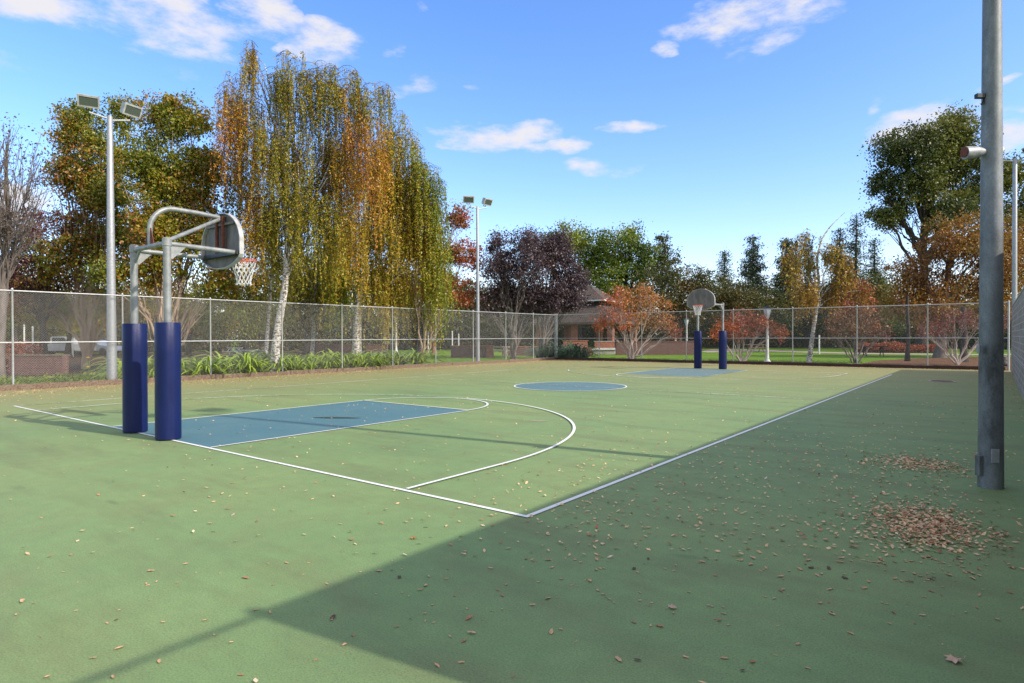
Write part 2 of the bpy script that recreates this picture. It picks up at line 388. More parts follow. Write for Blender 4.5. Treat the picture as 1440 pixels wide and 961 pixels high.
# ------------------------------------------------------------------ chain link fence
FH = 3.14
def chain_fence(name, A, B, posts, label, H=FH, z0=.04, mid=1.5):
    A, B = np.array(A, float), np.array(B, float); Ld = np.linalg.norm(B - A); t = (B - A) / Ld; nn = np.array([-t[1], t[0]])
    root = thing(name, (A[0], A[1], 0), label, 'chain link fence', 'chain link fences round the court')
    def Q(s, z, o=0): p = A + t * s + nn * o; return (p[0], p[1], z)
    for s in posts:
        mb = MB(); big = s in (posts[0], posts[-1]); r = .042 if big else .03
        mb.lathe([(r, -.1), (r, H + .02), (r * 1.25, H + .03), (r * 1.2, H + .06), (r * .4, H + .09)], Q(s, 0), 10)
        mb.build('post', MT['galv_light'], root, smooth=True)
    MB().tube([Q(-.02, H), Q(Ld + .02, H)], .021, 8).build('top_rail', MT['galv_light'], root, smooth=True)
    MB().tube([Q(0, mid), Q(Ld, mid)], .019, 8).build('middle_rail', MT['galv_light'], root, smooth=True)
    # woven wires
    vs, fs = [], []
    pit = .0725; hh = H - z0; r = .0019; cnt = int((Ld + hh) / pit)
    base = 0
    for sgn in (1, -1):
        for i in range(cnt + 1):
            s0 = i * pit - (hh if sgn > 0 else 0); s1 = s0 + sgn * hh
            # from (s0,z0) going sgn upward; clip to [0, Ld]
            a0, a1 = 0.0, hh
            if sgn > 0: a0 = max(0, -s0); a1 = min(hh, Ld - s0)
            else: a0 = max(0, s0 - Ld); a1 = min(hh, s0)
            if a1 - a0 < .02: continue
            off = .0022 * sgn + .032
            p0 = np.array(Q(s0 + sgn * a0, z0 + a0, off)); p1 = np.array(Q(s0 + sgn * a1, z0 + a1, off))
            dd = (p1 - p0) / np.linalg.norm(p1 - p0); n3 = np.array([nn[0], nn[1], 0]); e = np.cross(dd, n3)
            for p in (p0, p1):
                for q in ((0, 1), (.87, -.5), (-.87, -.5)): vs.append(p + (e * q[0] + n3 * q[1]) * r)
            for j in range(3): fs.append((base + j, base + (j + 1) % 3, base + 3 + (j + 1) % 3, base + 3 + j))
            base += 6
    me = bpy.data.meshes.new('chain_link'); o = np.array([A[0], A[1], 0])
    me.from_pydata([tuple(np.array(v) - o) for v in vs], [], fs); me.update()
    link('chain_link', me, MT['wire'], root)
    return root
YF = 32.25
chain_fence('chain_link_fence', (-21.2, -7.9), (-21.2, YF), [0.0, 3.1, 6.2] + [9.31 + 3.15 * i for i in range(9)] + [37.5, YF + 7.9], 'long grey chain link fence down the left side of the court')
bx = [-21.2, -17.65, -14.54, -11.56, -8.70, -5.45, -2.3, .78, 3.9]
chain_fence('chain_link_fence', (-21.2 + .05, YF), (3.9, YF), [b + 21.2 - .05 if i else 0.09 for i, b in enumerate(bx)], 'grey chain link fence across the far end behind the far hoop')
chain_fence('chain_link_fence', (4.02, -9.0), (4.02, -1.93), [0.0, 3.5, 7.05], 'short chain link fence beside the camera end of the block wall', H=2.9, mid=1.4)

# timber edging
def sleeper(m):
    mb = MB(); rr = random.Random(4); n = 12
    for i in range(n):
        pass
    return mb
def place_sleepers(p0, p1, n, m, label, group, w=.2, h=.19, seed=0):
    rr = random.Random(seed); p0, p1 = np.array(p0, float), np.array(p1, float); d = (p1 - p0) / n; ang = math.atan2(d[1], d[0]); ln = np.linalg.norm(d) - .012
    vs = []
    # one sleeper with a slightly wavy worn top
    mb = MB(); ns = 14; prof = [(-.5, 0), (-.5, .86), (-.42, 1), (.40, 1), (.5, .9), (.5, 0)]
    k = len(prof)
    for i in range(ns + 1):
        x = -ln / 2 + ln * i / ns
        for a, b in prof: vs.append((x, a * w + rr.uniform(-.006, .006), b * h + (rr.uniform(-.012, .008) if b > .5 else 0)))
    fs = [(i * k + j, (i + 1) * k + j, (i + 1) * k + (j + 1) % k, i * k + (j + 1) % k) for i in range(ns) for j in range(k)] + [tuple(range(k)), tuple(range(ns * k, ns * k + k))[::-1]]
    mb.add(vs, fs)
    first = None
    for i in range(n):
        c = p0 + d * (i + .5)
        if first is None: first = o = mb.build('timber_sleeper', m, origin=(0, 0, 0))
        else: o = first.copy(); col.objects.link(o)
        o.location = (c[0] + (rr.uniform(-.015, .015)), c[1] + rr.uniform(-.015, .015), -.02 + rr.uniform(-.012, .012)); o.rotation_euler = (rr.uniform(-.02, .02), rr.uniform(-.004, .004), ang + rr.uniform(-.004, .004) + (math.pi if rr.random() < .5 else 0))
        tag(o, label, 'timber edging', group)
place_sleepers((-21.03, -7.5), (-21.03, 31.9), 15, MT['timber'], 'weathered brown timber sleeper along the foot of the left fence', 'timber edging along the left fence', seed=1)
place_sleepers((-21.0, 32.05), (3.8, 32.05), 9, MT['timber_dark'], 'dark brown timber sleeper along the foot of the far fence', 'timber edging along the far fence', seed=2)

# ------------------------------------------------------------------ block wall
wl = thing('block_wall', (4.06, -1.9, 0), 'grey split face concrete block wall on the right of the court', 'wall')
MB().box((4.07, 14.5, .42), (.20, 32.8, .86)).build('lower_courses', MT['block'], wl)
MB().box((4.085, 14.5, 1.87), (.19, 32.8, 1.98)).build('upper_courses', MT['block'], wl)
MB().box((4.07, 14.5, .865), (.225, 32.82, .03)).build('ledge', MT['concrete'], wl)
MB().box((4.085, 14.5, 2.88), (.22, 32.84, .05)).build('coping', MT['concrete'], wl)

# ------------------------------------------------------------------ poles with floodlights
def head(root, c, yaw, tilt, sc=1.0):
    m = Matrix.Rotation(yaw, 3, 'Z') @ Matrix.Rotation(tilt, 3, 'Y')
    def T(x, y, z): return tuple(Vector(c) + m @ Vector((x * sc, y * sc, z * sc)))
    mb = MB()
    a = [(.24, -.40, -.25), (.24, .40, -.25), (.24, .40, .25), (.24, -.40, .25)]
    b = [(-.02, -.38, -.23), (-.02, .38, -.23), (-.02, .38, .23), (-.02, -.38, .23)]
    d = [(-.26, -.20, -.10), (-.26, .20, -.10), (-.26, .20, .12), (-.26, -.20, .12)]
    vs = [T(*p) for p in a + b + d]
    mb.add(vs, [(0, 1, 5, 4), (1, 2, 6, 5), (2, 3, 7, 6), (3, 0, 4, 7), (4, 5, 9, 8), (5, 6, 10, 9), (6, 7, 11, 10), (7, 4, 8, 11), (8, 9, 10, 11)])
    i = [(.245, -.33, -.18), (.245, .33, -.18), (.245, .33, .18), (.245, -.33, .18)]
    vs = [T(*p) for p in a + i]; mb.add(vs, [(0, 4, 5, 1), (1, 5, 6, 2), (2, 6, 7, 3), (3, 7, 4, 0)])
    h = mb.build('floodlight', MT['housing'], root)
    MB().add([T(.225, y, z) for y, z in ((-.335, -.185), (.335, -.185), (.335, .185), (-.335, .185))], [(0, 1, 2, 3)]).build('lens', MT['lamp_glass'], h)
    MB().tube([T(-.02, -.1, -.24), T(-.02, -.1, -.38), T(-.02, .1, -.38), T(-.02, .1, -.24)], .025, 6).build('bracket', MT['black_metal'], h)
def light_pole(loc, label, r0, r1, aim, arm_dir, H=9.5, m='galv', heads=(-.62, .62)):
    root = thing('light_pole', (loc[0], loc[1], 0), label, 'light pole', 'floodlight poles round the court')
    mb = MB(); mb.lathe([(r0, 0), (r0 + (r1 - r0) * .25, H * .25), (r0 + (r1 - r0) * .5, H * .5), (r1, H - .02), (r1 * .6, H + .03)], (loc[0], loc[1], 0), 28)
    mb.build('pole', MT[m], root, smooth=True)
    ad = np.array([math.cos(arm_dir), math.sin(arm_dir)])
    MB().tube([(loc[0] + ad[0] * heads[0], loc[1] + ad[1] * heads[0], H + .0), (loc[0] + ad[0] * .1, loc[1] + ad[1] * .1, H - .12), (loc[0] + ad[0] * heads[1], loc[1] + ad[1] * heads[1], H + .0)], .032, 8).build('crossarm', MT['galv_light'], root, smooth=True)
    for s, y in zip(heads, aim):
        head(root, (loc[0] + ad[0] * s, loc[1] + ad[1] * s, H + .40), y, R(26), .82)
    return root
pl = G(157, 22.25)
light_pole(pl, 'tall grey light pole behind the left fence near the near hoop', .165, .09, (R(-22), R(12)), R(80))
pm = G(672, 37.9)
light_pole(pm, 'tall thin floodlight pole at the far part of the left fence', .12, .075, (R(-42), R(-5)), R(70))
light_pole((4.085, 31.30), 'floodlight pole rising behind the far end of the block wall', .11, .08, (R(180), R(200)), R(20))
np_ = light_pole((3.345, 3.93), 'thick dark galvanised pole standing on the court at the right edge', .117, .062, (R(170), R(200)), R(90), m='pole')
# fittings on the near pole
cv = MB().box((3.245, 3.845, .24), (.045, .07, .22), R(38)); cv.build('junction_box', MT['pole'], np_, bevel=.008)
MB().box((3.385, 3.818, .36), (.075, .012, .15), R(20)).build('cover_plate', MT['galv'], np_, bevel=.006)
MB().box((3.245, 3.79, 1.5), (.035, .045, .09), R(38)).build('cleat', MT['galv'], np_, bevel=.005)
pt = np.array([3.36, 3.93, 3.62]); axd = np.array([-.79, -.61, .0])
sp = MB().tube([pt + axd * s + np.array([0, 0, dz]) for s, dz in ((.10, 0), (.18, 0), (.185, 0), (.24, -.005), (.245, -.005), (.31, -.01))], [.04, .058, .063, .063, .068, .068], 18)
spo = sp.build('spotlight', MT['galv'], np_, smooth=True)
MB().tube([pt + axd * .312, pt + axd * .322 ], .058, 18).build('lens', MT['rust'], spo)
pt2 = np.array([3.36, 3.93, 4.22])
MB().box(tuple(pt2 + axd * .15), (.09, .05, .05), R(38)).build('sensor', MT['black_metal'], np_, bevel=.006)
MB().tube([pt2 + axd * .08, pt2 + axd * .13 - np.array([0, 0, .09])], .012, 6).build('sensor_bracket', MT['black_metal'], np_)

# ------------------------------------------------------------------ basketball hoops
def make_hoop(label):
    X0 = -7.83; XA, XB = -8.46, -7.20
    r = thing('basketball_hoop', (X0, 0, 0), label, 'basketball hoop', 'the two hoops on the court')
    for x in (XA, XB):
        MB().lathe([(.058, -.05), (.058, 3.12), (.07, 3.125), (.07, 3.24), (.05, 3.26)], (x, .01, 0), 20).build('post', MT['hoop_steel'], r, smooth=True)
        mb = MB(); k = 40; prof = [(.180, .012), (.190, .02), (.191, .5), (.189, 1.0), (.192, 1.4), (.190, 1.875), (.182, 1.888), (.075, 1.888)]
        vs, fs = [], []
        for i, (rr, z) in enumerate(prof):
            for j in range(k):
                w = 2 * math.pi * j / k
                q = rr * (1 - .05 * math.exp(-((j - 38.5) / .8) ** 2)) * (1 + .006 * math.sin(3 * w + i))
                vs.append((x + q * math.cos(w), .01 + q * math.sin(w), z))
        for i in range(len(prof) - 1):
            for j in range(k): fs.append((i * k + j, i * k + (j + 1) % k, (i + 1) * k + (j + 1) % k, (i + 1) * k + j))
        fs.append(tuple(range(k - 1, -1, -1)))
        mb.add(vs, fs); mb.build('pad', MT['vinyl'], r, smooth=True)
    MB().tube([(XA, .01, 3.17), (XB, .01, 3.17)], .042, 14).build('crossbeam', MT['hoop_steel'], r, smooth=True)
    for x in (XA, XB):
        a = MB().tube([(x, 0.03, 3.165), (x + (X0 - x) * .10, 1.20, 3.15)], .04, 14).build('arm', MT['hoop_steel'], r, smooth=True)
        MB().prism([(.05, 3.13), (.05, 2.93), (.09, 2.92), (.30, 3.13)], lambda y, z: (x - .012, y, z), lambda y, z: (x + .012, y, z)).build('gusset', MT['hoop_steel'], a)
        s = 1 if x == XA else -1
        MB().tube([(x + s * .02, .01, 2.92), (x + s * .26, .01, 3.15)], .02, 8).build('brace', MT['hoop_steel'], r, smooth=True) if x == XA else None
    # bent goose-neck pipe
    pts = [(X0, .02, 3.17), (X0, .01, 3.46)]
    for i in range(1, 10):
        a = R(90 * i / 9); pts.append((X0, .01 + .40 * (1 - math.cos(a)), 3.46 + .40 * math.sin(a)))
    pts += [(X0, .8, 3.855), (X0, 1.20, 3.83)]
    MB().tube(pts, .041, 16).build('gooseneck', MT['hoop_steel'], r, smooth=True)
    for s in (-1, 1):
        MB().prism([(.035, 3.205), (.17, 3.205), (.05, 3.48), (.035, 3.48)], lambda q, z: (X0 + s * q, .0, z), lambda q, z: (X0 + s * q, .014, z)).build('gusset', MT['rust'], r)
    MB().tube([(XB, .02, 3.21), (X0 + .03, 1.20, 3.80)], .034, 12).build('diagonal_brace', MT['hoop_steel'], r, smooth=True)
    # fan backboard
    YB = 1.26; out = []
    for i in range(49):
        a = R(180 * i / 48); out.append((.685 * math.cos(a), 3.36 + .55 * math.sin(a)))
    out += [(-.685, 3.12), (-.64, 3.06)]
    for i in range(1, 16):
        t = -1 + 2 * i / 16; out.append((.60 * t, 2.90 + .14 * abs(t) ** 2.5 - .0))
    out += [(.64, 3.06), (.685, 3.12)]
    bb = MB().prism(out, lambda x, z: (X0 + x, YB, z), lambda x, z: (X0 + x, YB + .02, z)).build('backboard', MT['board'], r)
    rim = [(X0 + x, YB - .012, z) for x, z in out]; n = len(out)
    fl = MB(); inn = [(X0 + (x) * .965, YB - .012, 3.36 + (z - 3.36) * .965) for x, z in out]
    A = [(X0 + x, YB + .024, z) for x, z in out]; B = [(X0 + x * 1.0, YB - .055, z) for x, z in out]
    C_ = [(X0 + x * .975, YB - .055, 3.36 + (z - 3.36) * .975) for x, z in out]; D = [(X0 + x * .975, YB + .024, 3.36 + (z - 3.36) * .975) for x, z in out]
    A = [(X0 + (q[0] - X0) * 1.006, q[1], q[2]) for q in A]; B = [(X0 + (q[0] - X0) * 1.006, q[1], q[2]) for q in B]
    vs = A + B + C_ + D; fs = []
    for a, b in ((0, 1), (1, 2), (2, 3), (3, 0)):
        fs += [(a * n + i, a * n + (i + 1) % n, b * n + (i + 1) % n, b * n + i) for i in range(n)]
    fl.add(vs, fs); fl.build('flange', MT['board_edge'], bb)
    for s in (-.11, .11):
        MB().box((X0 + s, YB - .05, 3.50), (.06, .05, .68)).build('mounting_channel', MT['rust'], bb, bevel=.004)
    MB().box((X0, YB - .055, 3.145), (1.30, .07, .07)).build('mounting_angle', MT['black_metal'], bb, bevel=.004)
    # stiffener plates on the back
    MB().box((X0, YB - .03, 3.70), (.95, .035, .04)).build('stiffener', MT['board'], bb)
    # rim and net
    RC = (X0, YB + .02 + .15 + .23, 3.10)
    ring = [(RC[0] + .23 * math.cos(2 * math.pi * i / 36), RC[1] + .23 * math.sin(2 * math.pi * i / 36), RC[2]) for i in range(37)]
    rm = MB().tube(ring, .010, 8, caps=False)
    rm.tube([(x, y, z - .028) for x, y, z in ring], .007, 6, caps=False)
    ro = rm.build('rim', MT['orange'], r, smooth=True)
    bm = MB(); bm.box((X0, YB + .03, 3.07), (.14, .015, .12))
    for s in (-1, 1): bm.tube([(X0 + s * .05, YB + .03, 3.10), (X0 + s * .10, RC[1] - .20, 3.10)], .009, 6); bm.tube([(X0 + s * .05, YB + .03, 3.03), (X0 + s * .09, RC[1] - .205, 3.09)], .008, 6)
    bm.build('rim_bracket', MT['orange'], ro)
    nt_ = MB(); nl = 12; rows = 6
    prof = [(.226, 0), (.205, -.09), (.175, -.17), (.150, -.25), (.135, -.33), (.128, -.40), (.135, -.45)]
    def npnt(i, h):
        rr, z = prof[i]; a = 2 * math.pi * (h / 2) / nl; jt = .008 * math.sin(h * 3.1 + i * 1.7)
        return (RC[0] + (rr + jt) * math.cos(a), RC[1] + (rr + jt) * math.sin(a), RC[2] - .01 + z + jt)
    for h in range(nl):
        for sg in (1, -1):
            nt_.tube([npnt(i, 2 * h + sg * i) for i in range(7)], .0065, 5)
    for i in range(1, 7):
        for h in range(nl):
            x, y, z = npnt(i, 2 * h + i); nt_.lathe([(.004, -.012), (.012, -.006), (.012, .006), (.004, .012)], (x, y, z), 6)
    nt_.build('net', MT['net'], ro)
    return r
hoop = make_hoop('near basketball hoop on two blue padded posts with a weathered grey fan backboard')
copy_tree(hoop, loc=(-7.83, 26.1, 0), rz=math.pi, label='distant basketball hoop at the far end of the court, its backboard facing the camera')

# ------------------------------------------------------------------ leaves & trees
def quads_mesh(name, V, Cc, m, parent, origin):
    """V (n,4,3) leaf quads, Cc (n,3) colours"""
    n = len(V); me = bpy.data.meshes.new(name)
    me.vertices.add(4 * n); me.loops.add(4 * n); me.polygons.add(n)
    me.vertices.foreach_set('co', (V - np.asarray(origin)[None, None]).astype(np.float32).ravel())
    me.loops.foreach_set('vertex_index', np.arange(4 * n, dtype=np.int32))
    me.polygons.foreach_set('loop_start', np.arange(0, 4 * n, 4, dtype=np.int32))
    at = me.attributes.new('leafcol', 'FLOAT_COLOR', 'FACE')
    at.data.foreach_set('color', np.concatenate([Cc, np.ones((n, 1))], 1).astype(np.float32).ravel())
    me.update(calc_edges=True)
    return link(name, me, m, parent, origin)
def leaves(cen, size, colr, aspect=.6, down=None, jit=.3):
    n = len(cen)
    t = RNG.normal(size=(n, 3)); 
    if down is not None: t = t * (1 - down) + np.array([0, 0, -1.0]) * down * 1.6
    t /= np.linalg.norm(t, axis=1, keepdims=True)
    s = np.cross(t, RNG.normal(size=(n, 3))); s /= np.linalg.norm(s, axis=1, keepdims=True) + 1e-9
    ln = size * (1 + RNG.normal(size=n) * jit).clip(.4, 2)[:, None]
    a = cen - t * ln / 2; b = cen + t * ln / 2; m = cen - t * ln * .05
    w = s * ln * aspect / 2
    return np.stack([a, m + w, b, m - w], 1)
def palette(n, pal, key=None):
    """pal: list of (weight, rgb); key: optional clump value in 0..1 per leaf steering the choice"""
    w = np.array([p[0] for p in pal], float); w /= w.sum(); c = np.array([p[1] for p in pal])
    u = RNG.random(n) if key is None else np.clip(key * .7 + RNG.random(n) * .3 + RNG.normal(size=n) * .08, 0, .9999)
    idx = np.searchsorted(np.cumsum(w), u).clip(0, len(pal) - 1)
    return (c[idx] * 1.22 * (1 + RNG.normal(size=(n, 1)) * .13)).clip(.004, .9)
def vnoise(p, f, seed):
    r = np.random.default_rng(seed); out = np.zeros(len(p))
    for k in range(6):
        d = r.normal(size=3); d /= np.linalg.norm(d); out += np.sin(p @ d * f * r.uniform(.7, 1.6) + r.uniform(0, 6.3))
    return out / 6
def bez(a, b, up, n=7, wob=.05):
    a, b = np.array(a, float), np.array(b, float); L_ = np.linalg.norm(b - a)
    c = a + (b - a) * .35 + np.array([0, 0, up * L_])
    t = np.linspace(0, 1, n)[:, None]; p = (1 - t) ** 2 * a + 2 * t * (1 - t) * c + t ** 2 * b
    p[1:-1] += RNG.normal(size=(n - 2, 3)) * wob * L_ * .35
    return p

def tree(name, label, cat, base, lobes, n, size, pal, bk='bark_grey', r0=.2, fork=.3, path=None, group=None, style='broad', clus=.30, gaps=.0,
         twigs=10, depth=1.0, limb_r=None, up=.12, stems=1, aspect=.6, shell=.45, mixkey=True, trunk_top=None, strand=(1.2, 3.4), spread=1.0, per=55, sub=0):
    """base (u, depth); lobes [(u, v, ru, rv[, depth offset])] surveyed outline of the crown, given real depth by the same radii"""
    u0, d0 = base; B = G(u0, d0, -.05); root = thing(name, (B[0], B[1], 0), label, cat, group)
    sc = d0 / F_PX
    ex = np.array([RT[0], RT[1], 0]); ex /= np.linalg.norm(ex); ey = np.array([-ex[1], ex[0], 0]); ez = np.array([0, 0, 1.0])
    LB = []
    for i, lb in enumerate(lobes):
        off = lb[4] if len(lb) > 4 else RNG.uniform(-.5, .5) * lb[2] * sc * 1.1
        LB.append((P(lb[0], lb[1], d0) + ey * off, lb[2] * sc, lb[2] * sc * depth, lb[3] * sc))
    top = trunk_top if trunk_top is not None else None
    wood = MB()
    if path: 
        tp = [B] + [P(u, v, d0) for u, v in path]
    else:
        cm = np.mean([l[0] for l in LB], 0); zt = max(l[0][2] for l in LB); 
        tp = [B, B + (np.array([cm[0], cm[1], zt * .45]) - B) * np.array([.25, .25, 1]), np.array([B[0] * .5 + cm[0] * .5, B[1] * .5 + cm[1] * .5, zt * (.85 if fork > .2 else .5)])]
    tp = np.array(tp, float)
    # densify the trunk
    dense = []
    for i in range(len(tp) - 1):
        for k in range(5): dense.append(tp[i] + (tp[i + 1] - tp[i]) * k / 5)
    dense.append(tp[-1]); dense = np.array(dense)
    for _ in range(3): dense[1:-1] = (dense[:-2] + 2 * dense[1:-1] + dense[2:]) / 4
    dl = np.concatenate([[0], np.cumsum(np.linalg.norm(np.diff(dense, axis=0), axis=1))]); dl /= dl[-1]
    rt = lambda s: r0 * (1 + .45 * math.exp(-s * 22)) * (1 - s) ** .8 * .93 + r0 * .07
    tmain = MB()
    if fork > .12 or stems == 1:
        cutoff = 1.0 if fork > .12 else max(fork, .06) + .1
        pts = [p for p, s in zip(dense, dl) if s <= cutoff + .01]
        if len(pts) < 2: pts = list(dense[:2])
        tmain.tube(pts, [rt(s) for s in dl[:len(pts)]], 12)
    at = lambda s: np.array([np.interp(s, dl, dense[:, j]) for j in range(3)])
    allc, allk, strandtop = [], [], []
    vols = np.array([l[1] * l[3] for l in LB]); vols /= vols.sum()
    ztop = dense[-1][2]
    for li, (c, rx, ry, rz) in enumerate(LB):
        # limb from trunk
        zs = (c[2] - rz * .6) * RNG.uniform(.45, .75); s0 = float(np.clip(np.interp(zs, dense[:, 2], dl), fork, .92)) if fork > .12 else RNG.uniform(.0, max(fork, .02))
        if name == 'bare_tree': s0 = RNG.uniform(.12, .5)
        A_ = at(s0)
        lr = (limb_r or r0 * .45) * RNG.uniform(.75, 1.15); lr = min(lr, rt(s0) * .85) if fork > .12 else lr
        lp = bez(A_, c + np.array([0, 0, rz * .25]), up, 9)
        (tmain).tube(lp, list(np.linspace(lr, lr * .25, len(lp))), 7)
        nl = int(n * vols[li])
        K_ = max(3, int(nl / per)); dirs = RNG.normal(size=(K_, 3)); dirs /= np.linalg.norm(dirs, axis=1, keepdims=True)
        rad = RNG.random(K_) ** shell
        cc = c + (dirs * rad[:, None]) @ np.stack([ex * rx, ey * ry, ez * rz])
        if gaps: 
            q = vnoise(cc, 1.6 / (size * 8), 5 + li); cc = cc[q > np.quantile(q, gaps)]
        if len(cc) == 0: continue
        key = (vnoise(cc, .9, 31) * 1.6 + .5 + RNG.normal(size=len(cc)) * .18).clip(0, 1)
        allc.append(cc); allk.append(key)
        # sub limbs / twigs
        nt_ = min(twigs, len(cc))
        for j in RNG.choice(len(cc), nt_, replace=False):
            q = RNG.uniform(.25, .95); i0 = int(q * (len(lp) - 1)); a = lp[i0]; rr = lr * (1 - .75 * q) * .5
            tw = bez(a, cc[j], .08, 6)
            wood.tube(tw, list(np.linspace(max(rr, .012), .006 + size * .02, 6)), 4, caps=False)
            for _ in range(sub):
                a2 = tw[RNG.integers(1, 5)]; e2 = a2 + (RNG.normal(size=3) * .5 + (a2 - a) / (np.linalg.norm(a2 - a) + 1e-6) + np.array([0, 0, .35])) * RNG.uniform(.35, 1.0) * rx * .45
                t2 = bez(a2, e2, .05, 5); wood.tube(t2, list(np.linspace(max(rr * .5, .010), .005, 5)), 3, caps=False)
                for _ in range(2):
                    a3 = t2[RNG.integers(1, 4)]; e3 = a3 + (RNG.normal(size=3) * .5 + np.array([0, 0, .3])) * rx * .18
                    wood.tube([a3, (a3 + e3) / 2 + RNG.normal(size=3) * .02, e3], [.008, .006, .004], 3, caps=False)
    cc = np.concatenate(allc); key = np.concatenate(allk)
    if style == 'weep':
        cen, kk = [], []
        for c, k in zip(cc, key):
            ns = RNG.integers(4, 8)
            # a short arching branchlet from which a curtain of strands hangs
            out_ = c - dense[min(len(dense) - 1, int(np.searchsorted(dense[:, 2], c[2])))]; out_[2] = 0
            out_ = out_ / (np.linalg.norm(out_) + 1e-6) + RNG.normal(size=3) * np.array([.5, .5, 0]); out_ /= np.linalg.norm(out_) + 1e-6
            La = RNG.uniform(.5, 1.1) * (clus / .28); arc = lambda q: c + out_ * La * (q - .5) + np.array([0, 0, .28 * La * (1 - (2 * q - .9) ** 2)])
            wood.tube([arc(q) for q in (0, .3, .6, .85, 1)], [.012, .010, .008, .006, .005], 3, caps=False)
            Lc = RNG.uniform(*strand) * spread
            for _ in range(ns):
                q0 = RNG.random() ** .8; t0 = arc(q0) + RNG.normal(size=3) * .05; Ls = Lc * RNG.uniform(.55, 1.15)
                if t0[2] - Ls < .9: Ls = max(.3, t0[2] - .9 - RNG.random() * .5)
                m_ = max(6, int(per / 4 * Ls / 1.5)); s = np.sort(RNG.random(m_)) ** .9 * Ls
                dx = RNG.normal(size=2) * .05 + out_[:2] * .05; ph = RNG.uniform(0, 6)
                tap = (1.15 - .7 * s / Ls)[:, None]
                p = np.stack([t0[0] + dx[0] * s + .03 * np.sin(s * 2 + ph), t0[1] + dx[1] * s + .03 * np.cos(s * 2 + ph), t0[2] - s], 1) + RNG.normal(size=(m_, 3)) * np.array([.042, .042, .03]) * tap
                cen.append(p); kk.append(np.full(m_, k) + RNG.normal() * .12)
                wood.tube([t0, (t0[0] + dx[0] * Ls / 2, t0[1] + dx[1] * Ls / 2, t0[2] - Ls / 2), (t0[0] + dx[0] * Ls, t0[1] + dx[1] * Ls, t0[2] - Ls)], [.0035, .003, .0025], 3, caps=False)
        cen = np.concatenate(cen); kk = np.concatenate(kk)
        V = leaves(cen, size, None, aspect, down=.45)
    else:
        m_ = np.maximum(3, (per * np.exp(RNG.normal(size=len(cc)) * .45))).astype(int)
        rep = np.repeat(np.arange(len(cc)), m_); cs = clus * RNG.uniform(.45, 1.35, len(cc))
        cen = cc[rep] + RNG.normal(size=(len(rep), 3)) * cs[rep][:, None] * np.array([1, 1, .7]); kk = key[rep]
        cen = cen[cen[:, 2] > .2 + 0 * cen[:, 2]] if True else cen
        kk = key[rep][:len(cen)] if len(cen) == len(rep) else RNG.random(len(cen))
        V = leaves(cen, size, None, aspect)
    C3 = palette(len(cen), pal, kk.clip(0, 1) if mixkey else None)
    to = tmain.build('trunk', MT[bk], root, smooth=True)
    if wood.v: wood.build('branches', MT[bk if bk not in ('birch_rough', 'birch') else 'twig'], to)
    quads_mesh('crown', V, C3, MT['leaf'], root, root_loc(root))
    return root

OLIVE = [(4, (.10, .125, .008)), (5, (.18, .18, .012)), (2.5, (.28, .18, .015)), (2, (.29, .12, .02)), (2, (.08, .12, .01))]
GOLD = [(2, (.16, .17, .008)), (3.5, (.32, .25, .012)), (4, (.44, .26, .015)), (2.5, (.40, .16, .015)), (.7, (.22, .08, .015))]
GOLDGREEN = [(3, (.13, .18, .01)), (4.5, (.23, .25, .012)), (3, (.36, .28, .015)), (1, (.28, .14, .015))]
PLUM = [(3, (.085, .058, .062)), (3, (.045, .026, .032)), (1.5, (.17, .125, .125)), (1, (.09, .035, .03))]
MAROON = [(3, (.17, .045, .045)), (3, (.09, .03, .035)), (1, (.26, .09, .05)), (1, (.16, .12, .02))]
BRIGHT = [(3, (.06, .10, .012)), (4, (.13, .17, .014)), (3, (.20, .23, .02))]
DARKO = [(4, (.05, .06, .014)), (3, (.085, .08, .015)), (2, (.12, .085, .018)), (1, (.06, .04, .015))]
PINE = [(3, (.025, .045, .022)), (2, (.045, .07, .03)), (1, (.07, .08, .035))]
OAK = [(3, (.05, .065, .014)), (3, (.10, .115, .022)), (2, (.16, .16, .028))]
MAPLE = [(2, (.10, .10, .02)), (3, (.24, .13, .02)), (3, (.30, .15, .025)), (2, (.18, .07, .02)), (1, (.10, .05, .015))]
CRAPE_O = [(3, (.42, .14, .05)), (3, (.36, .09, .035)), (2, (.45, .20, .06)), (1, (.20, .12, .03))]
CRAPE_M = [(3, (.22, .06, .035)), (3, (.14, .04, .025)), (1.5, (.28, .12, .045)), (1.5, (.13, .075, .03))]
CRAPE_R = [(3, (.34, .085, .035)), (3, (.22, .045, .028)), (2, (.42, .15, .05)), (1, (.14, .06, .03))]

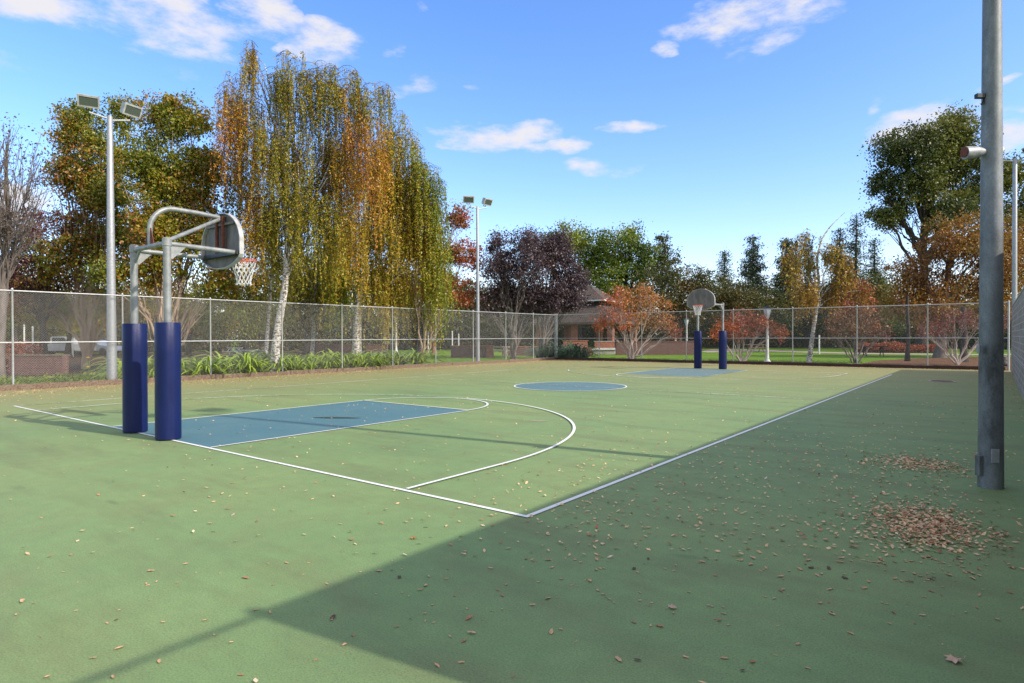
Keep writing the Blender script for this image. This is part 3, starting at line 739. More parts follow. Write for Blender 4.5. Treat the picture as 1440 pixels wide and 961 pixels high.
GB = 'trees beyond the left fence'; GF = 'trees beyond the far fence'
tree('bare_tree', 'leafless grey tree with fine twigs at the far left edge', 'tree', (-4, 24.2), [(20, 215, 40, 60), (-40, 250, 40, 60), (55, 240, 28, 55), (10, 320, 45, 50), (60, 320, 30, 35), (-60, 180, 40, 50)], 1500, .09, [(3, (.10, .06, .04)), (1, (.2, .12, .04))],
     'bark_grey', .20, .3, path=[(4, 400), (12, 300), (8, 240), (12, 190)], twigs=34, sub=7, per=8, group=GB, limb_r=.06)
tree('plum_tree', 'dark maroon leaved tree behind the bare tree at far left', 'tree', (62, 33), [(60, 335, 38, 45), (30, 380, 35, 38), (92, 315, 26, 30), (0, 400, 35, 40), (75, 395, 40, 30), (40, 430, 40, 25)], 26000, .10, MAROON, 'bark_dark', .2, .3, twigs=10, group=GB, gaps=.15)
tree('crape_myrtle', 'tall olive and rust leaved tree behind the left light pole', 'tree', (120, 33.5), [(108, 175, 34, 38), (95, 240, 30, 32), (150, 215, 32, 42), (125, 290, 45, 40), (175, 160, 28, 28), (170, 340, 50, 45), (110, 370, 48, 38), (60, 430, 50, 30), (140, 430, 60, 28), (165, 275, 35, 40), (95, 200, 22, 24), (130, 255, 34, 26), (120, 330, 40, 30)], 72000, .13, OLIVE, 'bark_tan', .15, .12, twigs=7, group=GB, gaps=.22, clus=.28, shell=.5, limb_r=.09)
tree('crape_myrtle', 'olive leaved tree with several bare tan stems behind the near hoop', 'tree', (236, 29), [(215, 165, 35, 36), (258, 170, 30, 40), (200, 225, 36, 40), (245, 245, 45, 42), (288, 220, 28, 48), (215, 300, 42, 40), (270, 310, 45, 45), (300, 350, 35, 40), (235, 360, 40, 34), (215, 262, 34, 28), (270, 275, 30, 26), (225, 330, 44, 26), (190, 385, 45, 30), (310, 400, 30, 25)], 80000, .12, OLIVE, 'bark_tan', .17, .03, twigs=9, group=GB, gaps=.22, clus=.26, shell=.5, limb_r=.085, up=.06)
tree('weeping_birch', 'tallest birch with hanging golden orange strands behind the left fence', 'birch tree', (384, 27.7),
     [(350, 78, 13, 34), (322, 130, 10, 40), (338, 180, 30, 56), (388, 120, 20, 34), (420, 115, 26, 36), (395, 200, 38, 60), (450, 130, 40, 42), (505, 130, 34, 36), (455, 215, 45, 60), (510, 210, 38, 50), (415, 290, 50, 55), (365, 290, 30, 55), (480, 300, 40, 45), (545, 140, 12, 20)],
     120000, .08, GOLD, 'birch', .19, .3, path=[(390, 465), (402, 400), (405, 330), (398, 250), (392, 170), (372, 90)], style='weep', twigs=9, group=GB, clus=.28, gaps=.38, per=130, limb_r=.045, up=.22, strand=(.9, 3.6), aspect=.55)
tree('weeping_birch', 'slim second stem birch leaning left in front of the tallest birch', 'birch tree', (372, 30.5),
     [(350, 240, 34, 50), (330, 330, 24, 50), (385, 340, 34, 50), (340, 400, 40, 35)], 9000, .11, GOLDGREEN, 'birch', .10, .35, path=[(378, 440), (386, 340), (384, 230), (360, 140)], style='weep', twigs=6, group=GB, per=36, limb_r=.04, gaps=.3)
tree('weeping_birch', 'short white trunked birch standing between the two larger birches', 'birch tree', (438, 37), [(440, 380, 45, 40), (420, 415, 36, 28), (465, 420, 34, 30)], 14000, .12, GOLDGREEN, 'birch', .13, .4, path=[(441, 460), (441, 425), (446, 370), (440, 330)], style='weep', twigs=8, group=GB, per=40, strand=(.7, 1.8))
tree('weeping_birch', 'large white trunked birch with green gold hanging foliage, right of the tallest birch', 'birch tree', (501, 33),
     [(520, 250, 45, 50), (560, 225, 40, 45), (600, 270, 24, 42), (575, 300, 38, 50), (530, 330, 45, 45), (470, 350, 36, 45), (600, 340, 26, 40), (540, 395, 42, 34), (560, 180, 16, 22), (610, 380, 20, 34)],
     115000, .088, GOLDGREEN, 'birch', .26, .3, path=[(503, 440), (512, 395), (516, 330), (511, 290), (525, 230)], style='weep', twigs=9, group=GB, clus=.32, gaps=.38, per=130, limb_r=.06, up=.2, strand=(1.1, 4.2), aspect=.55)
tree('crape_myrtle', 'vase shaped tree with green and rust leaves left of the second light pole', 'tree', (592, 46), [(640, 308, 22, 20), (622, 345, 30, 26), (655, 360, 24, 26), (600, 400, 38, 26), (645, 410, 28, 22), (580, 350, 28, 30)], 26000, .15, [(3, (.10, .12, .02)), (2, (.17, .13, .02)), (2, (.30, .10, .03)), (1, (.36, .07, .03))], 'bark_tan', .15, .04, path=[(592, 480), (594, 460), (600, 420)], twigs=14, group=GB, gaps=.3, clus=.34, limb_r=.08, up=.05)
tree('plum_tree', 'dark purple leaved tree just right of the second light pole', 'tree', (722, 46), [(700, 372, 24, 34), (738, 365, 34, 38), (712, 410, 30, 26), (690, 425, 24, 24), (748, 415, 36, 28), (700, 338, 7, 18), (742, 335, 9, 20)], 30000, .13, PLUM, 'bark_grey', .2, .05, twigs=12, group=GF, clus=.3, path=[(722, 490), (724, 470), (728, 420)], limb_r=.1, up=.08, gaps=.05)
tree('plum_tree', 'dark purple leaved tree right beside its twin, nearer the brick pavilion', 'tree', (760, 47), [(775, 365, 32, 38), (802, 395, 26, 38), (775, 420, 40, 26), (752, 345, 14, 24), (790, 345, 16, 24), (805, 425, 22, 20)], 30000, .13, PLUM, 'bark_grey', .2, .05, twigs=12, group=GF, clus=.3, path=[(762, 490), (764, 470), (768, 420)], limb_r=.1, up=.08, gaps=.05)
tree('green_tree', 'bright green rounded tree rising behind the purple trees', 'tree', (815, 85), [(800, 338, 24, 24), (826, 352, 28, 36), (845, 390, 38, 38), (780, 350, 20, 24)], 17000, .27, BRIGHT, 'bark_dark', .4, .3, twigs=5, group=GF, clus=.6)
tree('green_tree', 'bright green tree with a ragged top above the orange crape myrtle', 'tree', (880, 82), [(876, 350, 30, 30), (888, 325, 12, 16), (905, 365, 24, 30), (880, 400, 44, 38), (850, 340, 12, 16)], 18000, .26, BRIGHT, 'bark_dark', .4, .3, twigs=5, group=GF, clus=.55)
tree('slender_tree', 'open thin topped tree standing left of the broad dark trees', 'tree', (932, 84), [(928, 345, 10, 16), (938, 362, 16, 14), (922, 380, 24, 18), (935, 335, 6, 8)], 3800, .24, DARKO, 'bark_dark', .25, .4, twigs=8, group=GF, clus=.4)
tree('dark_tree', 'broad dark green tree behind the far backboard, left of the pines', 'tree', (955, 78), [(925, 400, 34, 28), (960, 398, 40, 26), (995, 405, 30, 22), (940, 435, 50, 30), (985, 440, 45, 28)], 22000, .24, DARKO, 'bark_dark', .4, .3, twigs=5, group=GF, clus=.55)
tree('dark_tree', 'low wide dark tree below the two pines', 'tree', (1055, 80), [(1030, 415, 28, 18), (1062, 418, 34, 20), (1045, 440, 50, 26), (1090, 445, 30, 22), (1110, 430, 24, 18)], 19000, .24, DARKO, 'bark_dark', .4, .3, twigs=5, group=GF, clus=.55)
tree('oak_tree', 'very tall dark green tree towering at the right, left of the thick pole', 'tree', (1296, 60), [(1258, 212, 28, 32), (1300, 195, 32, 30), (1338, 180, 24, 26), (1368, 205, 30, 36), (1290, 225, 36, 30), (1345, 215, 34, 30), (1336, 170, 18, 18), (1245, 262, 20, 26), (1285, 255, 34, 34), (1330, 240, 34, 34), (1372, 270, 30, 40), (1268, 300, 28, 26), (1318, 300, 40, 34), (1240, 300, 15, 12), (1415, 250, 24, 36), (1440, 300, 30, 50)], 90000, .215, OAK, 'bark_dark', .5, .3, twigs=9, group=GF, clus=.46, gaps=.26, path=[(1298, 400), (1300, 320), (1305, 240)], shell=.5)
tree('maple_tree', 'wide golden brown tree filling the right side behind the far fence', 'tree', (1322, 46), [(1335, 345, 45, 34), (1290, 385, 34, 30), (1385, 350, 40, 40), (1345, 410, 60, 32), (1275, 425, 30, 26), (1420, 390, 34, 50), (1390, 430, 45, 30), (1310, 440, 45, 22), (1440, 340, 24, 50), (1322, 315, 14, 14), (1360, 310, 12, 10)], 62000, .15, MAPLE, 'bark_grey', .36, .22, twigs=18, group=GF, clus=.38, gaps=.1, limb_r=.12)
# conifers
def conifer(name, label, base, v_top, half_px, z0f, pal, dens=1.0, irregular=.35, size=.3, group=GF, steps=26, droop=.1):
    u0, d0 = base; B = G(u0, d0, -.05); top = P(u0, v_top, d0); H = top[2]; sc = d0 / F_PX; Rm = half_px * sc
    root = thing(name, (B[0], B[1], 0), label, 'conifer', group)
    tr = MB().tube([B, B + (0, 0, H * .5), (B[0] + .1, B[1], H)], [.32, .2, .03], 8); wood = MB(); cen = []
    for i in range(steps):
        f = i / steps; z = H * (z0f + (1 - z0f) * f); rad = Rm * (1 - f) ** .8 * (1 - .15 * math.sin(f * 3)) + .15
        for j in range(int(5 + 3 * (1 - f))):
            if RNG.random() < irregular * .5: continue
            a = RNG.uniform(0, 2 * math.pi); r_ = rad * RNG.uniform(1 - irregular, 1.1)
            e = np.array([B[0] + r_ * math.cos(a), B[1] + r_ * math.sin(a), z - droop * r_ + RNG.normal() * .15]); s = np.array([B[0], B[1], z])
            wood.tube([s, (s + e) / 2 + (0, 0, .08 * r_), e], [.05, .035, .015], 4, caps=False)
            m_ = int(dens * (14 + 34 * r_)); t = RNG.random(m_) ** .6
            cen.append(s + (e - s) * t[:, None] + RNG.normal(size=(m_, 3)) * np.array([.42, .42, .2]) * (1 + .3 * r_ / 2))
    cen = np.concatenate(cen)
    to = tr.build('trunk', MT['bark_dark'], root, smooth=True); wood.build('branches', MT['bark_dark'], to)
    quads_mesh('crown', leaves(cen, size, None, .35), palette(len(cen), pal), MT['leaf'], root, root_loc(root))
conifer('pine_tree', 'dark pine with a full pointed crown left of the second pine', (1059, 95), 331, 34, .38, PINE, 1.6, .45, .34, steps=20)
conifer('pine_tree', 'dark pine with a rounded top behind the golden birch', (1107, 92), 334, 28, .38, PINE, 1.7, .4, .34, steps=20)
conifer('spruce_tree', 'small sparse spire of a conifer left of the pines', (1018, 100), 352, 18, .4, PINE, .8, .3, .28)
conifer('redwood_tree', 'thin conifer just left of the tallest spire at right', (1180, 80), 320, 24, .25, PINE, 1.1, .35, .26)
conifer('redwood_tree', 'tallest thin conifer spire at right', (1203, 78), 300, 26, .25, PINE, 1.1, .3, .26)
conifer('redwood_tree', 'thin conifer just right of the tallest spire', (1229, 80), 335, 24, .25, PINE, 1.0, .4, .26)
conifer('redwood_tree', 'conifer tip showing behind the golden birch', (1137, 84), 328, 20, .25, PINE, 1.0, .4, .26)
tree('weeping_birch', 'golden weeping birch with a curved white trunk behind the far fence', 'birch tree', (1137, 36.3),
     [(1112, 370, 14, 34), (1142, 350, 18, 28), (1165, 365, 18, 30), (1125, 410, 26, 26), (1165, 410, 24, 26), (1185, 385, 12, 28), (1208, 415, 12, 24)], 12000, .115, [(2, (.12, .12, .02)), (4, (.34, .23, .02)), (3, (.30, .15, .02))], 'birch', .13, .35,
     path=[(1143, 470), (1149, 430), (1152, 395), (1148, 365), (1156, 335), (1168, 318), (1188, 299)], style='weep', twigs=5, per=34, gaps=.2, limb_r=.04, up=.2, group=GF, strand=(.6, 1.7), clus=.22, aspect=.6)
# crape myrtles along the far fence
def crape(label, u, d, vfork, lobes, n, pal, bk='bark_pale', sz=.085):
    tree('crape_myrtle', label, 'tree', (u, d), lobes, n, sz, pal, bk, .13, .02, path=[(u + 1, 505), (u, vfork), (u, vfork - 25)], stems=4, twigs=7, group='crape myrtles along the far fence', clus=.2, per=22, limb_r=.06, up=.02, gaps=.1, sub=2, shell=.45)
crape('orange leaved crape myrtle with grey branches in front of the pavilion', 888, 40.6, 492, [(862, 430, 20, 18), (890, 420, 26, 20), (922, 430, 24, 20), (850, 455, 16, 12), (885, 450, 30, 16), (935, 455, 20, 14), (905, 408, 14, 10), (950, 468, 10, 12), (870, 412, 10, 10)], 10500, CRAPE_O, sz=.1)
crape('salmon red crape myrtle right of the far hoop, beside the white lamp post', 1042, 36.9, 492, [(1022, 460, 18, 14), (1048, 448, 20, 14), (1070, 458, 18, 14), (1092, 468, 12, 12), (1008, 470, 10, 8), (1040, 470, 24, 10)], 7000, CRAPE_R[:1] + CRAPE_O[:2])
crape('dark red crape myrtle right of the curved white birch', 1203, 35.4, 498, [(1180, 455, 20, 18), (1208, 440, 22, 16), (1230, 452, 18, 16), (1165, 470, 12, 12), (1205, 465, 28, 14), (1240, 468, 10, 12)], 6800, CRAPE_M, 'bark_grey')
crape('sparse maroon crape myrtle with wide pale branches left of the thick pole', 1346, 34.6, 498, [(1320, 462, 20, 14), (1345, 448, 24, 14), (1372, 456, 22, 14), (1330, 470, 18, 10), (1395, 462, 14, 14), (1410, 452, 12, 12), (1300, 470, 10, 8)], 3600, CRAPE_M)
tree('red_tree', 'small bright red tree top between the conifers and the fence', 'tree', (1203, 60), [(1203, 412, 16, 18), (1195, 435, 14, 14), (1215, 432, 12, 12)], 5200, .17, CRAPE_R, 'bark_dark', .15, .3, twigs=4, group=GF, clus=.35)
# trees standing further back, closing the view at eye level
BACK = [(-70, 52, [(-80, 380, 60, 60), (-60, 440, 60, 35)], OLIVE), (20, 58, [(10, 430, 50, 30), (40, 400, 40, 40)], DARKO), (95, 52, [(90, 430, 45, 32), (130, 445, 35, 25)], OLIVE),
        (180, 60, [(170, 420, 45, 36), (210, 440, 45, 30)], DARKO), (265, 55, [(260, 420, 45, 36), (300, 445, 40, 28)], OLIVE), (345, 50, [(340, 400, 45, 45), (370, 440, 40, 30)], GOLDGREEN[:2] + DARKO[:2]),
        (430, 58, [(425, 400, 45, 45), (455, 440, 40, 30)], DARKO), (510, 60, [(490, 400, 45, 40), (540, 420, 45, 40)], OLIVE[:2] + DARKO), (590, 66, [(575, 410, 35, 36), (620, 430, 35, 28)], DARKO),
        (668, 75, [(655, 425, 30, 30), (690, 440, 30, 26)], DARKO), (745, 80, [(740, 430, 35, 30), (780, 440, 30, 28)], PLUM[:2] + DARKO[:2]), (1150, 85, [(1140, 440, 35, 26), (1180, 430, 35, 30)], OAK),
        (1245, 72, [(1235, 420, 24, 34), (1255, 440, 30, 26)], OAK), (1500, 60, [(1480, 380, 60, 70), (1560, 400, 60, 70)], OLIVE), (1010, 95, [(1000, 440, 40, 26), (960, 450, 40, 22)], DARKO)]
BL = ['beyond the far left edge', 'behind the dark maroon tree', 'behind the left light pole', 'behind the near padded posts', 'behind the near hoop net', 'behind the tallest birch trunk', 'behind the short birch', 'behind the large green birch', 'behind the vase shaped tree',
      'behind the second light pole', 'behind the purple trees', 'behind the curved white birch', 'left of the golden brown tree', 'past the right edge', 'behind the far hoop']
for i, (u, d, lb, pl_) in enumerate(BACK):
    tree('background_tree', 'dark bushy background tree ' + BL[i], 'tree', (u, d), lb, 11000, .19 * d / 60, pl_, 'bark_dark', .3, .2, twigs=5, group='dark trees closing the background', clus=.5 * d / 60)
# hedges at eye level
def hedge(label, u0, d0, u1, d1, h, pal, n, thick=1.6, size=.2, name='hedge', cat='hedge'):
    a, b = G(u0, d0), G(u1, d1); c = (a + b) / 2; L_ = np.linalg.norm(b - a)
    root = thing(name, (c[0], c[1], 0), label, cat, 'hedges and shrub rows')
    s = RNG.random(n); t = (b - a) / L_; nn = np.array([-t[1], t[0], 0])
    top = h * (1 + .18 * np.sin(s * L_ * .7) + .1 * np.sin(s * L_ * 2.1 + 1))
    ang = RNG.random(n) * math.pi; rr = RNG.random(n) ** .3
    cen = a + (b - a) * s[:, None] + nn * (np.cos(ang) * rr * thick / 2)[:, None]; cen[:, 2] = top * np.abs(np.sin(ang) * rr) ** .6 + RNG.normal(size=n) * .06
    quads_mesh('foliage', leaves(cen, size, None, .6), palette(n, pal), MT['leaf'], root, root_loc(root))
    MB().box((c[0], c[1], h * .25), (L_ * .97, thick * .3, h * .5), math.atan2(t[1], t[0])).build('woody_core', MT['bark_dark'], root)
hedge('long dark hedge far behind the picnic area on the left', -60, 66, 330, 72, 5.2, DARKO, 34000, 3, .34)
hedge('dark hedge behind the lawn and climbing frame', 330, 74, 690, 82, 5.6, DARKO, 34000, 3, .36)
hedge('dark hedge behind the pavilion and the purple trees', 680, 84, 975, 90, 5.6, DARKO, 30000, 3, .36)
hedge('dark hedge behind the far lawn at the right', 960, 88, 1260, 84, 4.6, OAK, 30000, 3, .34)
hedge('dark hedge behind the mulch bed at the far right', 1240, 80, 1560, 66, 5.0, OAK, 30000, 3, .32)
hedge('low red leaved shrub row beyond the path at the right', 1205, 60, 1330, 58, .8, CRAPE_R, 7000, 1.4, .12, 'shrub_row', 'shrubs')
hedge('red leaved shrubs above the brown planter wall at far left', 5, 29.6, 60, 30.5, 1.25, CRAPE_R + MAROON[:2], 2200, .8, .08, 'shrub_row', 'shrubs')
# standing trunks at right
def stub(label, u, d, r, h, bk='bark_dark', name='bare_tree'):
    b = G(u, d, -.05); root = thing(name, (b[0], b[1], 0), label, 'tree')
    pts = [b + np.array([RNG.normal() * .03, RNG.normal() * .03, 0]) * (i > 0) + np.array([0, 0, h * i / 6]) for i in range(7)]
    MB().tube(pts, [r * (1 + .5 * math.exp(-i * 1.6)) * (1 - .04 * i) for i in range(7)], 12).build('trunk', MT[bk], root, smooth=True)
    return root
stub('thin dark trunk standing in the mulch right of the red crape myrtle', 1276, 40, .12, 4.2)
stub('short grey tree stump at the foot of the block wall end', 1412, 33.2, .16, .55, 'bark_grey', 'tree_stump')
stub('dark trunk right behind the sparse maroon crape myrtle', 1355, 38.5, .2, 3.4)

# ------------------------------------------------------------------ strappy clumps (agapanthus)
def strap_clump(seed, Rr=.55, n=70):
    rr = random.Random(seed); mb = MB()
    for i in range(n):
        a = rr.uniform(0, 2 * math.pi); ln = rr.uniform(.55, 1.0) * Rr * 1.35; lift = rr.uniform(.45, 1.15); w = rr.uniform(.018, .03)
        dx, dy = math.cos(a), math.sin(a); sx, sy = -dy * w, dx * w; r0 = rr.uniform(0, .08); vs = []
        for k in range(6):
            t = k / 5; x = r0 + ln * t * (.55 + .45 * t); z = lift * ln * (1.55 * t - 1.25 * t * t * (1.2 - .2 * lift)); ww = (1 - t ** 2 * .95)
            vs += [(dx * x + sx * ww, dy * x + sy * ww, z), (dx * x - sx * ww, dy * x - sy * ww, z + .004)]
        mb.add(vs, [(2 * k, 2 * k + 1, 2 * k + 3, 2 * k + 2) for k in range(5)])
    return mb
MT['strap'] = None
def strapmat(name, a, b):
    m, nt, bs = newmat(name)
    nt.links.new(ramp(nt, noise(nt, 7, 4, .6), [(.3, a), (.7, b)]), bs.inputs['Base Color']); bs.inputs['Roughness'].default_value = .45
    return m
MT['strap'] = strapmat('strap_leaf', (.16, .27, .02), (.38, .50, .05)); MT['strap_dark'] = strapmat('strap_leaf_dark', (.03, .075, .022), (.07, .13, .035))
protos = {}
def clumps(spots, label, group, m='strap', Rr=.6, name='agapanthus_clump'):
    for i, (x, y) in enumerate(spots):
        k = (m, i % 3)
        if k not in protos:
            o = strap_clump(20 + len(protos), Rr).build(name, MT[m], origin=(0, 0, 0)); protos[k] = o
        else: o = protos[k].copy(); col.objects.link(o); o.name = name
        s = random.uniform(1.7, 2.3); o.location = (x, y, -.03); o.scale = (s, s, s * random.uniform(.95, 1.2)); o.rotation_euler = (0, 0, random.uniform(0, 6.28))
        tag(o, label, 'plant', group)
def bed(y0, y1, x0, x1, n, seed):
    rr = random.Random(seed); out = []
    while len(out) < n:
        p = (rr.uniform(x0, x1), rr.uniform(y0, y1))
        if all((p[0] - q[0]) ** 2 + (p[1] - q[1]) ** 2 > .3 for q in out): out.append(p)
    return out
clumps(bed(5.3, 8.3, -23.3, -21.75, 11, 1), 'strappy green clump in the bed behind the near padded posts', 'strappy clumps behind the near hoop')
clumps(bed(9.0, 12.9, -23.4, -21.75, 14, 2), 'strappy green clump around the foot of the tallest birch', 'strappy clumps round the tallest birch')
clumps(bed(13.2, 19.8, -24.0, -21.75, 24, 3), 'strappy green clump in the long bed round the large white birch', 'strappy clumps round the large birch')
clumps([tuple(G(u, d)[:2]) for u, d in ((764, 45.5), (776, 45.8), (787, 46), (800, 44.5), (812, 44), (822, 43.8), (758, 46.5), (794, 45.6), (806, 45.2))], 'dark green strappy clump behind the fence corner', 'dark clumps behind the fence corner', 'strap_dark', .75)
# low ground cover strip at far left
def scatter_stuff(name, label, cat, n, fx, size, pal, down=None, m='leaf', origin=(0, 0, 0)):
    cen = fx(n); o = quads_mesh(name, leaves(cen, size, None, .5, down=down), palette(len(cen), pal), MT[m], None, origin)
    tag(o, label, cat, kind='stuff'); return o
scatter_stuff('ground_cover', 'low green ground cover strip just behind the left fence', 'ground cover', 22000, lambda n: np.stack([RNG.uniform(-25.2, -21.3, n), RNG.uniform(-2, 5.4, n), np.abs(RNG.normal(size=n)) * .10], 1), .11, BRIGHT + [(2, (.09, .17, .03))])
MB().box(tuple(G(20, 29.0) * np.array([1, 1, 0]) + np.array([-.0, .0, .02])), (.01, .01, .01)) 
# grass growing along the far side of the fences
scatter_stuff('grass', 'tufty green grass along the outside of the far fence', 'grass', 60000, lambda n: (lambda u, d: np.stack([CAM[0] + d * (FW[0] + RT[0] * (u - 720) / F_PX), CAM[1] + d * (FW[1] + RT[1] * (u - 720) / F_PX), -.02 + RNG.random(n) * .06], 1))(*(lambda q: (q, (YF + .25 - CAM[1]) / (FW[1] + RT[1] * (q - 720) / F_PX) + RNG.random(n) ** 1.3 * 5))(RNG.uniform(860, 1212, n))), .11, [(3, (.12, .22, .02)), (2, (.19, .29, .03)), (1, (.26, .32, .05))], down=-.5)

# ------------------------------------------------------------------ fallen leaves
DRY = [(4, (.62, .40, .21)), (3, (.68, .44, .24)), (2, (.40, .18, .09)), (.6, (.20, .09, .05)), (1, (.60, .45, .30)), (.12, (.5, .09, .06))]
def leafpts():
    P_ = []
    def gauss(n, x, y, sx, sy, rot=0):
        a = RNG.normal(size=n) * sx; b = RNG.normal(size=n) * sy
        P_.append(np.stack([x + a * math.cos(rot) - b * math.sin(rot), y + a * math.sin(rot) + b * math.cos(rot)], 1))
    gauss(1500, 2.92, 1.85, .22, .42, .1); gauss(400, 2.75, 1.75, .40, .8); gauss(650, 2.62, 4.85, .26, .28, .2); gauss(300, 2.4, 4.7, .6, .9)
    gauss(520, 1.2, 2.2, 1.1, 1.7, .3); gauss(240, .9, .4, 1.2, .9); gauss(220, 1.3, 6, 1.2, 2.5)
    P_.append(np.stack([RNG.uniform(0, 3.9, 420), RNG.uniform(-2.4, 14, 420)], 1))
    P_.append(np.stack([RNG.uniform(-9, 1, 430), RNG.uniform(-4.0, 8, 430)], 1))
    P_.append(np.stack([RNG.uniform(-3, 1.6, 120), RNG.uniform(-3.4, -.6, 120)], 1))
    P_.append(np.stack([RNG.uniform(-20.8, 3.9, 2600), RNG.uniform(-1, 31.8, 2600)], 1))
    n = 9500; P_.append(np.stack([-20.9 + np.abs(RNG.normal(size=n)) * 1.5, RNG.uniform(-3, 31.9, n)], 1))
    n = 3000; P_.append(np.stack([RNG.uniform(-20.8, 3.8, n), 31.95 - np.abs(RNG.normal(size=n)) * .55], 1))
    gauss(500, -15.0, 19.5, 1.2, 2.6); gauss(160, 3.8, 20, .1, 6)
    p = np.concatenate(P_)
    return p[(p[:, 0] > -20.92) & (p[:, 0] < 3.93) & (p[:, 1] < 31.9) & (p[:, 1] > -4.4)]
LP = leafpts()
dep = (LP - CAM[:2]) @ FW[:2]; uu = 720 + F_PX * ((LP - CAM[:2]) @ RT[:2]) / np.maximum(dep, .1); vv = 473 + F_PX * 1.65 / np.maximum(dep, .1)
inview = (dep > 1) & (uu > 2) & (uu < 1438) & (vv < 958)
order = np.argsort(np.where(inview, dep, 1e9)); near, rest = order[:297], order[297:]
def leaf_shape(seed):
    rr = random.Random(seed); vs = [(0, 0, .0)]; n = 10
    for i in range(n):
        a = 2 * math.pi * i / n; k = (.026 * (1 + .18 * math.cos(2 * a))) * rr.uniform(.8, 1.15)
        x, y = k * 1.05 * math.cos(a), k * .62 * math.sin(a)
        vs.append((x, y, abs(y) * rr.uniform(.2, .6) + x * x * 7 * rr.uniform(-.1, 1)))
    vs += [(-.030, .002, .003), (-.044, .004, .008), (-.030, -.002, .003)]
    return MB().add(vs, [(0, 1 + i, 1 + (i + 1) % n) for i in range(n)] + [(n + 1, n + 2, n + 3)])
lmats = [mat('dry_leaf_tan', (.60, .37, .20), (.50, .28, .14), 40, .8), mat('dry_leaf_pale', (.62, .40, .23), (.50, .30, .16), 40, .8), mat('dry_leaf_brown', (.46, .21, .11), (.34, .15, .08), 40, .8), mat('dry_leaf_dark', (.13, .07, .045), (.09, .05, .035), 40, .8)]
lmesh = []
for i in range(12):
    o = leaf_shape(i).build('fallen_leaf', lmats[(0, 1, 0, 2, 1, 0, 2, 0, 1, 3, 0, 1)[i]], origin=(0, 0, 0)); lmesh.append(o.data); bpy.data.objects.remove(o)
for k, i in enumerate(near):
    o = bpy.data.objects.new('fallen_leaf', lmesh[random.randrange(12)]); col.objects.link(o)
    o.location = (LP[i, 0], LP[i, 1], .003 + random.random() * .004); s = random.choice((.3, .36, .42, .48, .55, .62, .85)); o.scale = (s, s, s); o.rotation_euler = (random.uniform(-.15, .15), random.uniform(-.15, .15), random.uniform(0, 6.28))
    tag(o, 'small dry tan or brown leaf lying singly on the near green court', 'fallen leaf', 'single fallen leaves on the near court')
lr_ = LP[rest]; n = len(lr_)
th = RNG.random(n) * 6.283; sz = RNG.uniform(.012, .027, n) ; tilt = RNG.normal(size=(n, 2)) * .25
t = np.stack([np.cos(th), np.sin(th), tilt[:, 0]], 1); s = np.stack([-np.sin(th), np.cos(th), tilt[:, 1]], 1)
cz = np.stack([lr_[:, 0], lr_[:, 1], .008 + RNG.random(n) * .012], 1)
V = np.stack([cz - t * sz[:, None], cz + s * sz[:, None] * .55, cz + t * sz[:, None], cz - s * sz[:, None] * .55], 1)
V[..., 2] = np.maximum(V[..., 2], .002)
tag(quads_mesh('leaf_litter', V, palette(n, DRY), MT['dryleaf'], None, (0, 0, 0)), 'scatter of dry tan leaves further off and drifted along the fences', 'leaf litter', kind='stuff')
def maple_leaf(c, s, m, label, seed=1, rz=0):
    rr = random.Random(seed); vs = [(0, 0, .012)]
    prof = [1, .55, .92, .5, .8, .42, .5, .12, .5, .42, .8, .5, .92, .55]
    for i, k in enumerate(prof):
        a = 2 * math.pi * i / len(prof) + rz; vs.append((s * k * math.cos(a), s * k * math.sin(a), .002 + rr.random() * .3 * s))
    n = len(prof); mb = MB().add(vs, [(0, 1 + i, 1 + (i + 1) % n) for i in range(n)])
    a = math.pi + rz; mb.tube([(0, 0, .01), (s * .9 * math.cos(a), s * .9 * math.sin(a), .006), (s * 1.3 * math.cos(a + .2), s * 1.3 * math.sin(a + .2), .012)], .0015, 4)
    o = mb.build('fallen_leaf', m, origin=(0, 0, 0)); o.location = c; tag(o, label, 'fallen leaf'); return o
def gpt(u, v):
    r_ = ray(u, v); t = -CAM[2] / r_[2]; return CAM + r_ * t
for u, v, s, c, lab in ((582, 758, .04, (.36, .15, .02), 'curled orange brown leaf alone left of the shadow edge'), (1343, 930, .055, (.55, .36, .24), 'large pale pink tan leaf near the bottom right corner'), (944, 856, .04, (.52, .36, .25), 'pale lobed leaf on shaded court below the white corner')):
    p = gpt(u, v); maple_leaf((p[0], p[1], .004), s, flat('leaf_single', c), lab, int(u), .7 * u)

# yellow blooms by the left fence
MT['yellow'] = flat('yellow_petal', (.80, .50, .01), .7); MT['stalk'] = flat('green_stalk', (.06, .14, .02), .7)
for u, v, d, lab in ((62, 538, 21.3, 'lowest yellow orange bloom in the ground cover at far left'), (124, 504, 22.4, 'highest of the yellow blooms left of the light pole'), (124, 517, 22.0, 'middle yellow bloom left of the light pole')):
    p = P(u, v, d); b = G(u, d); root = thing('yellow_flower', (b[0], b[1], 0), lab, 'flower', 'yellow blooms behind the left fence')
    MB().tube([(b[0], b[1], -.03), (b[0] + .02, b[1], p[2] * .5), p], [.01, .008, .006], 5).build('stalk', MT['stalk'], root)
    mb = MB()
    for k in range(7):
        a = 2 * math.pi * k / 7 + .2; e = np.array([math.cos(a), math.sin(a), .35 + .3 * (k % 2)]) * .085; sd = np.array([-math.sin(a), math.cos(a), 0]) * .035
        mb.add([p, p + e * .55 + sd, p + e, p + e * .55 - sd], [(0, 1, 2, 3)])
    mb.build('petals', MT['yellow'], root)

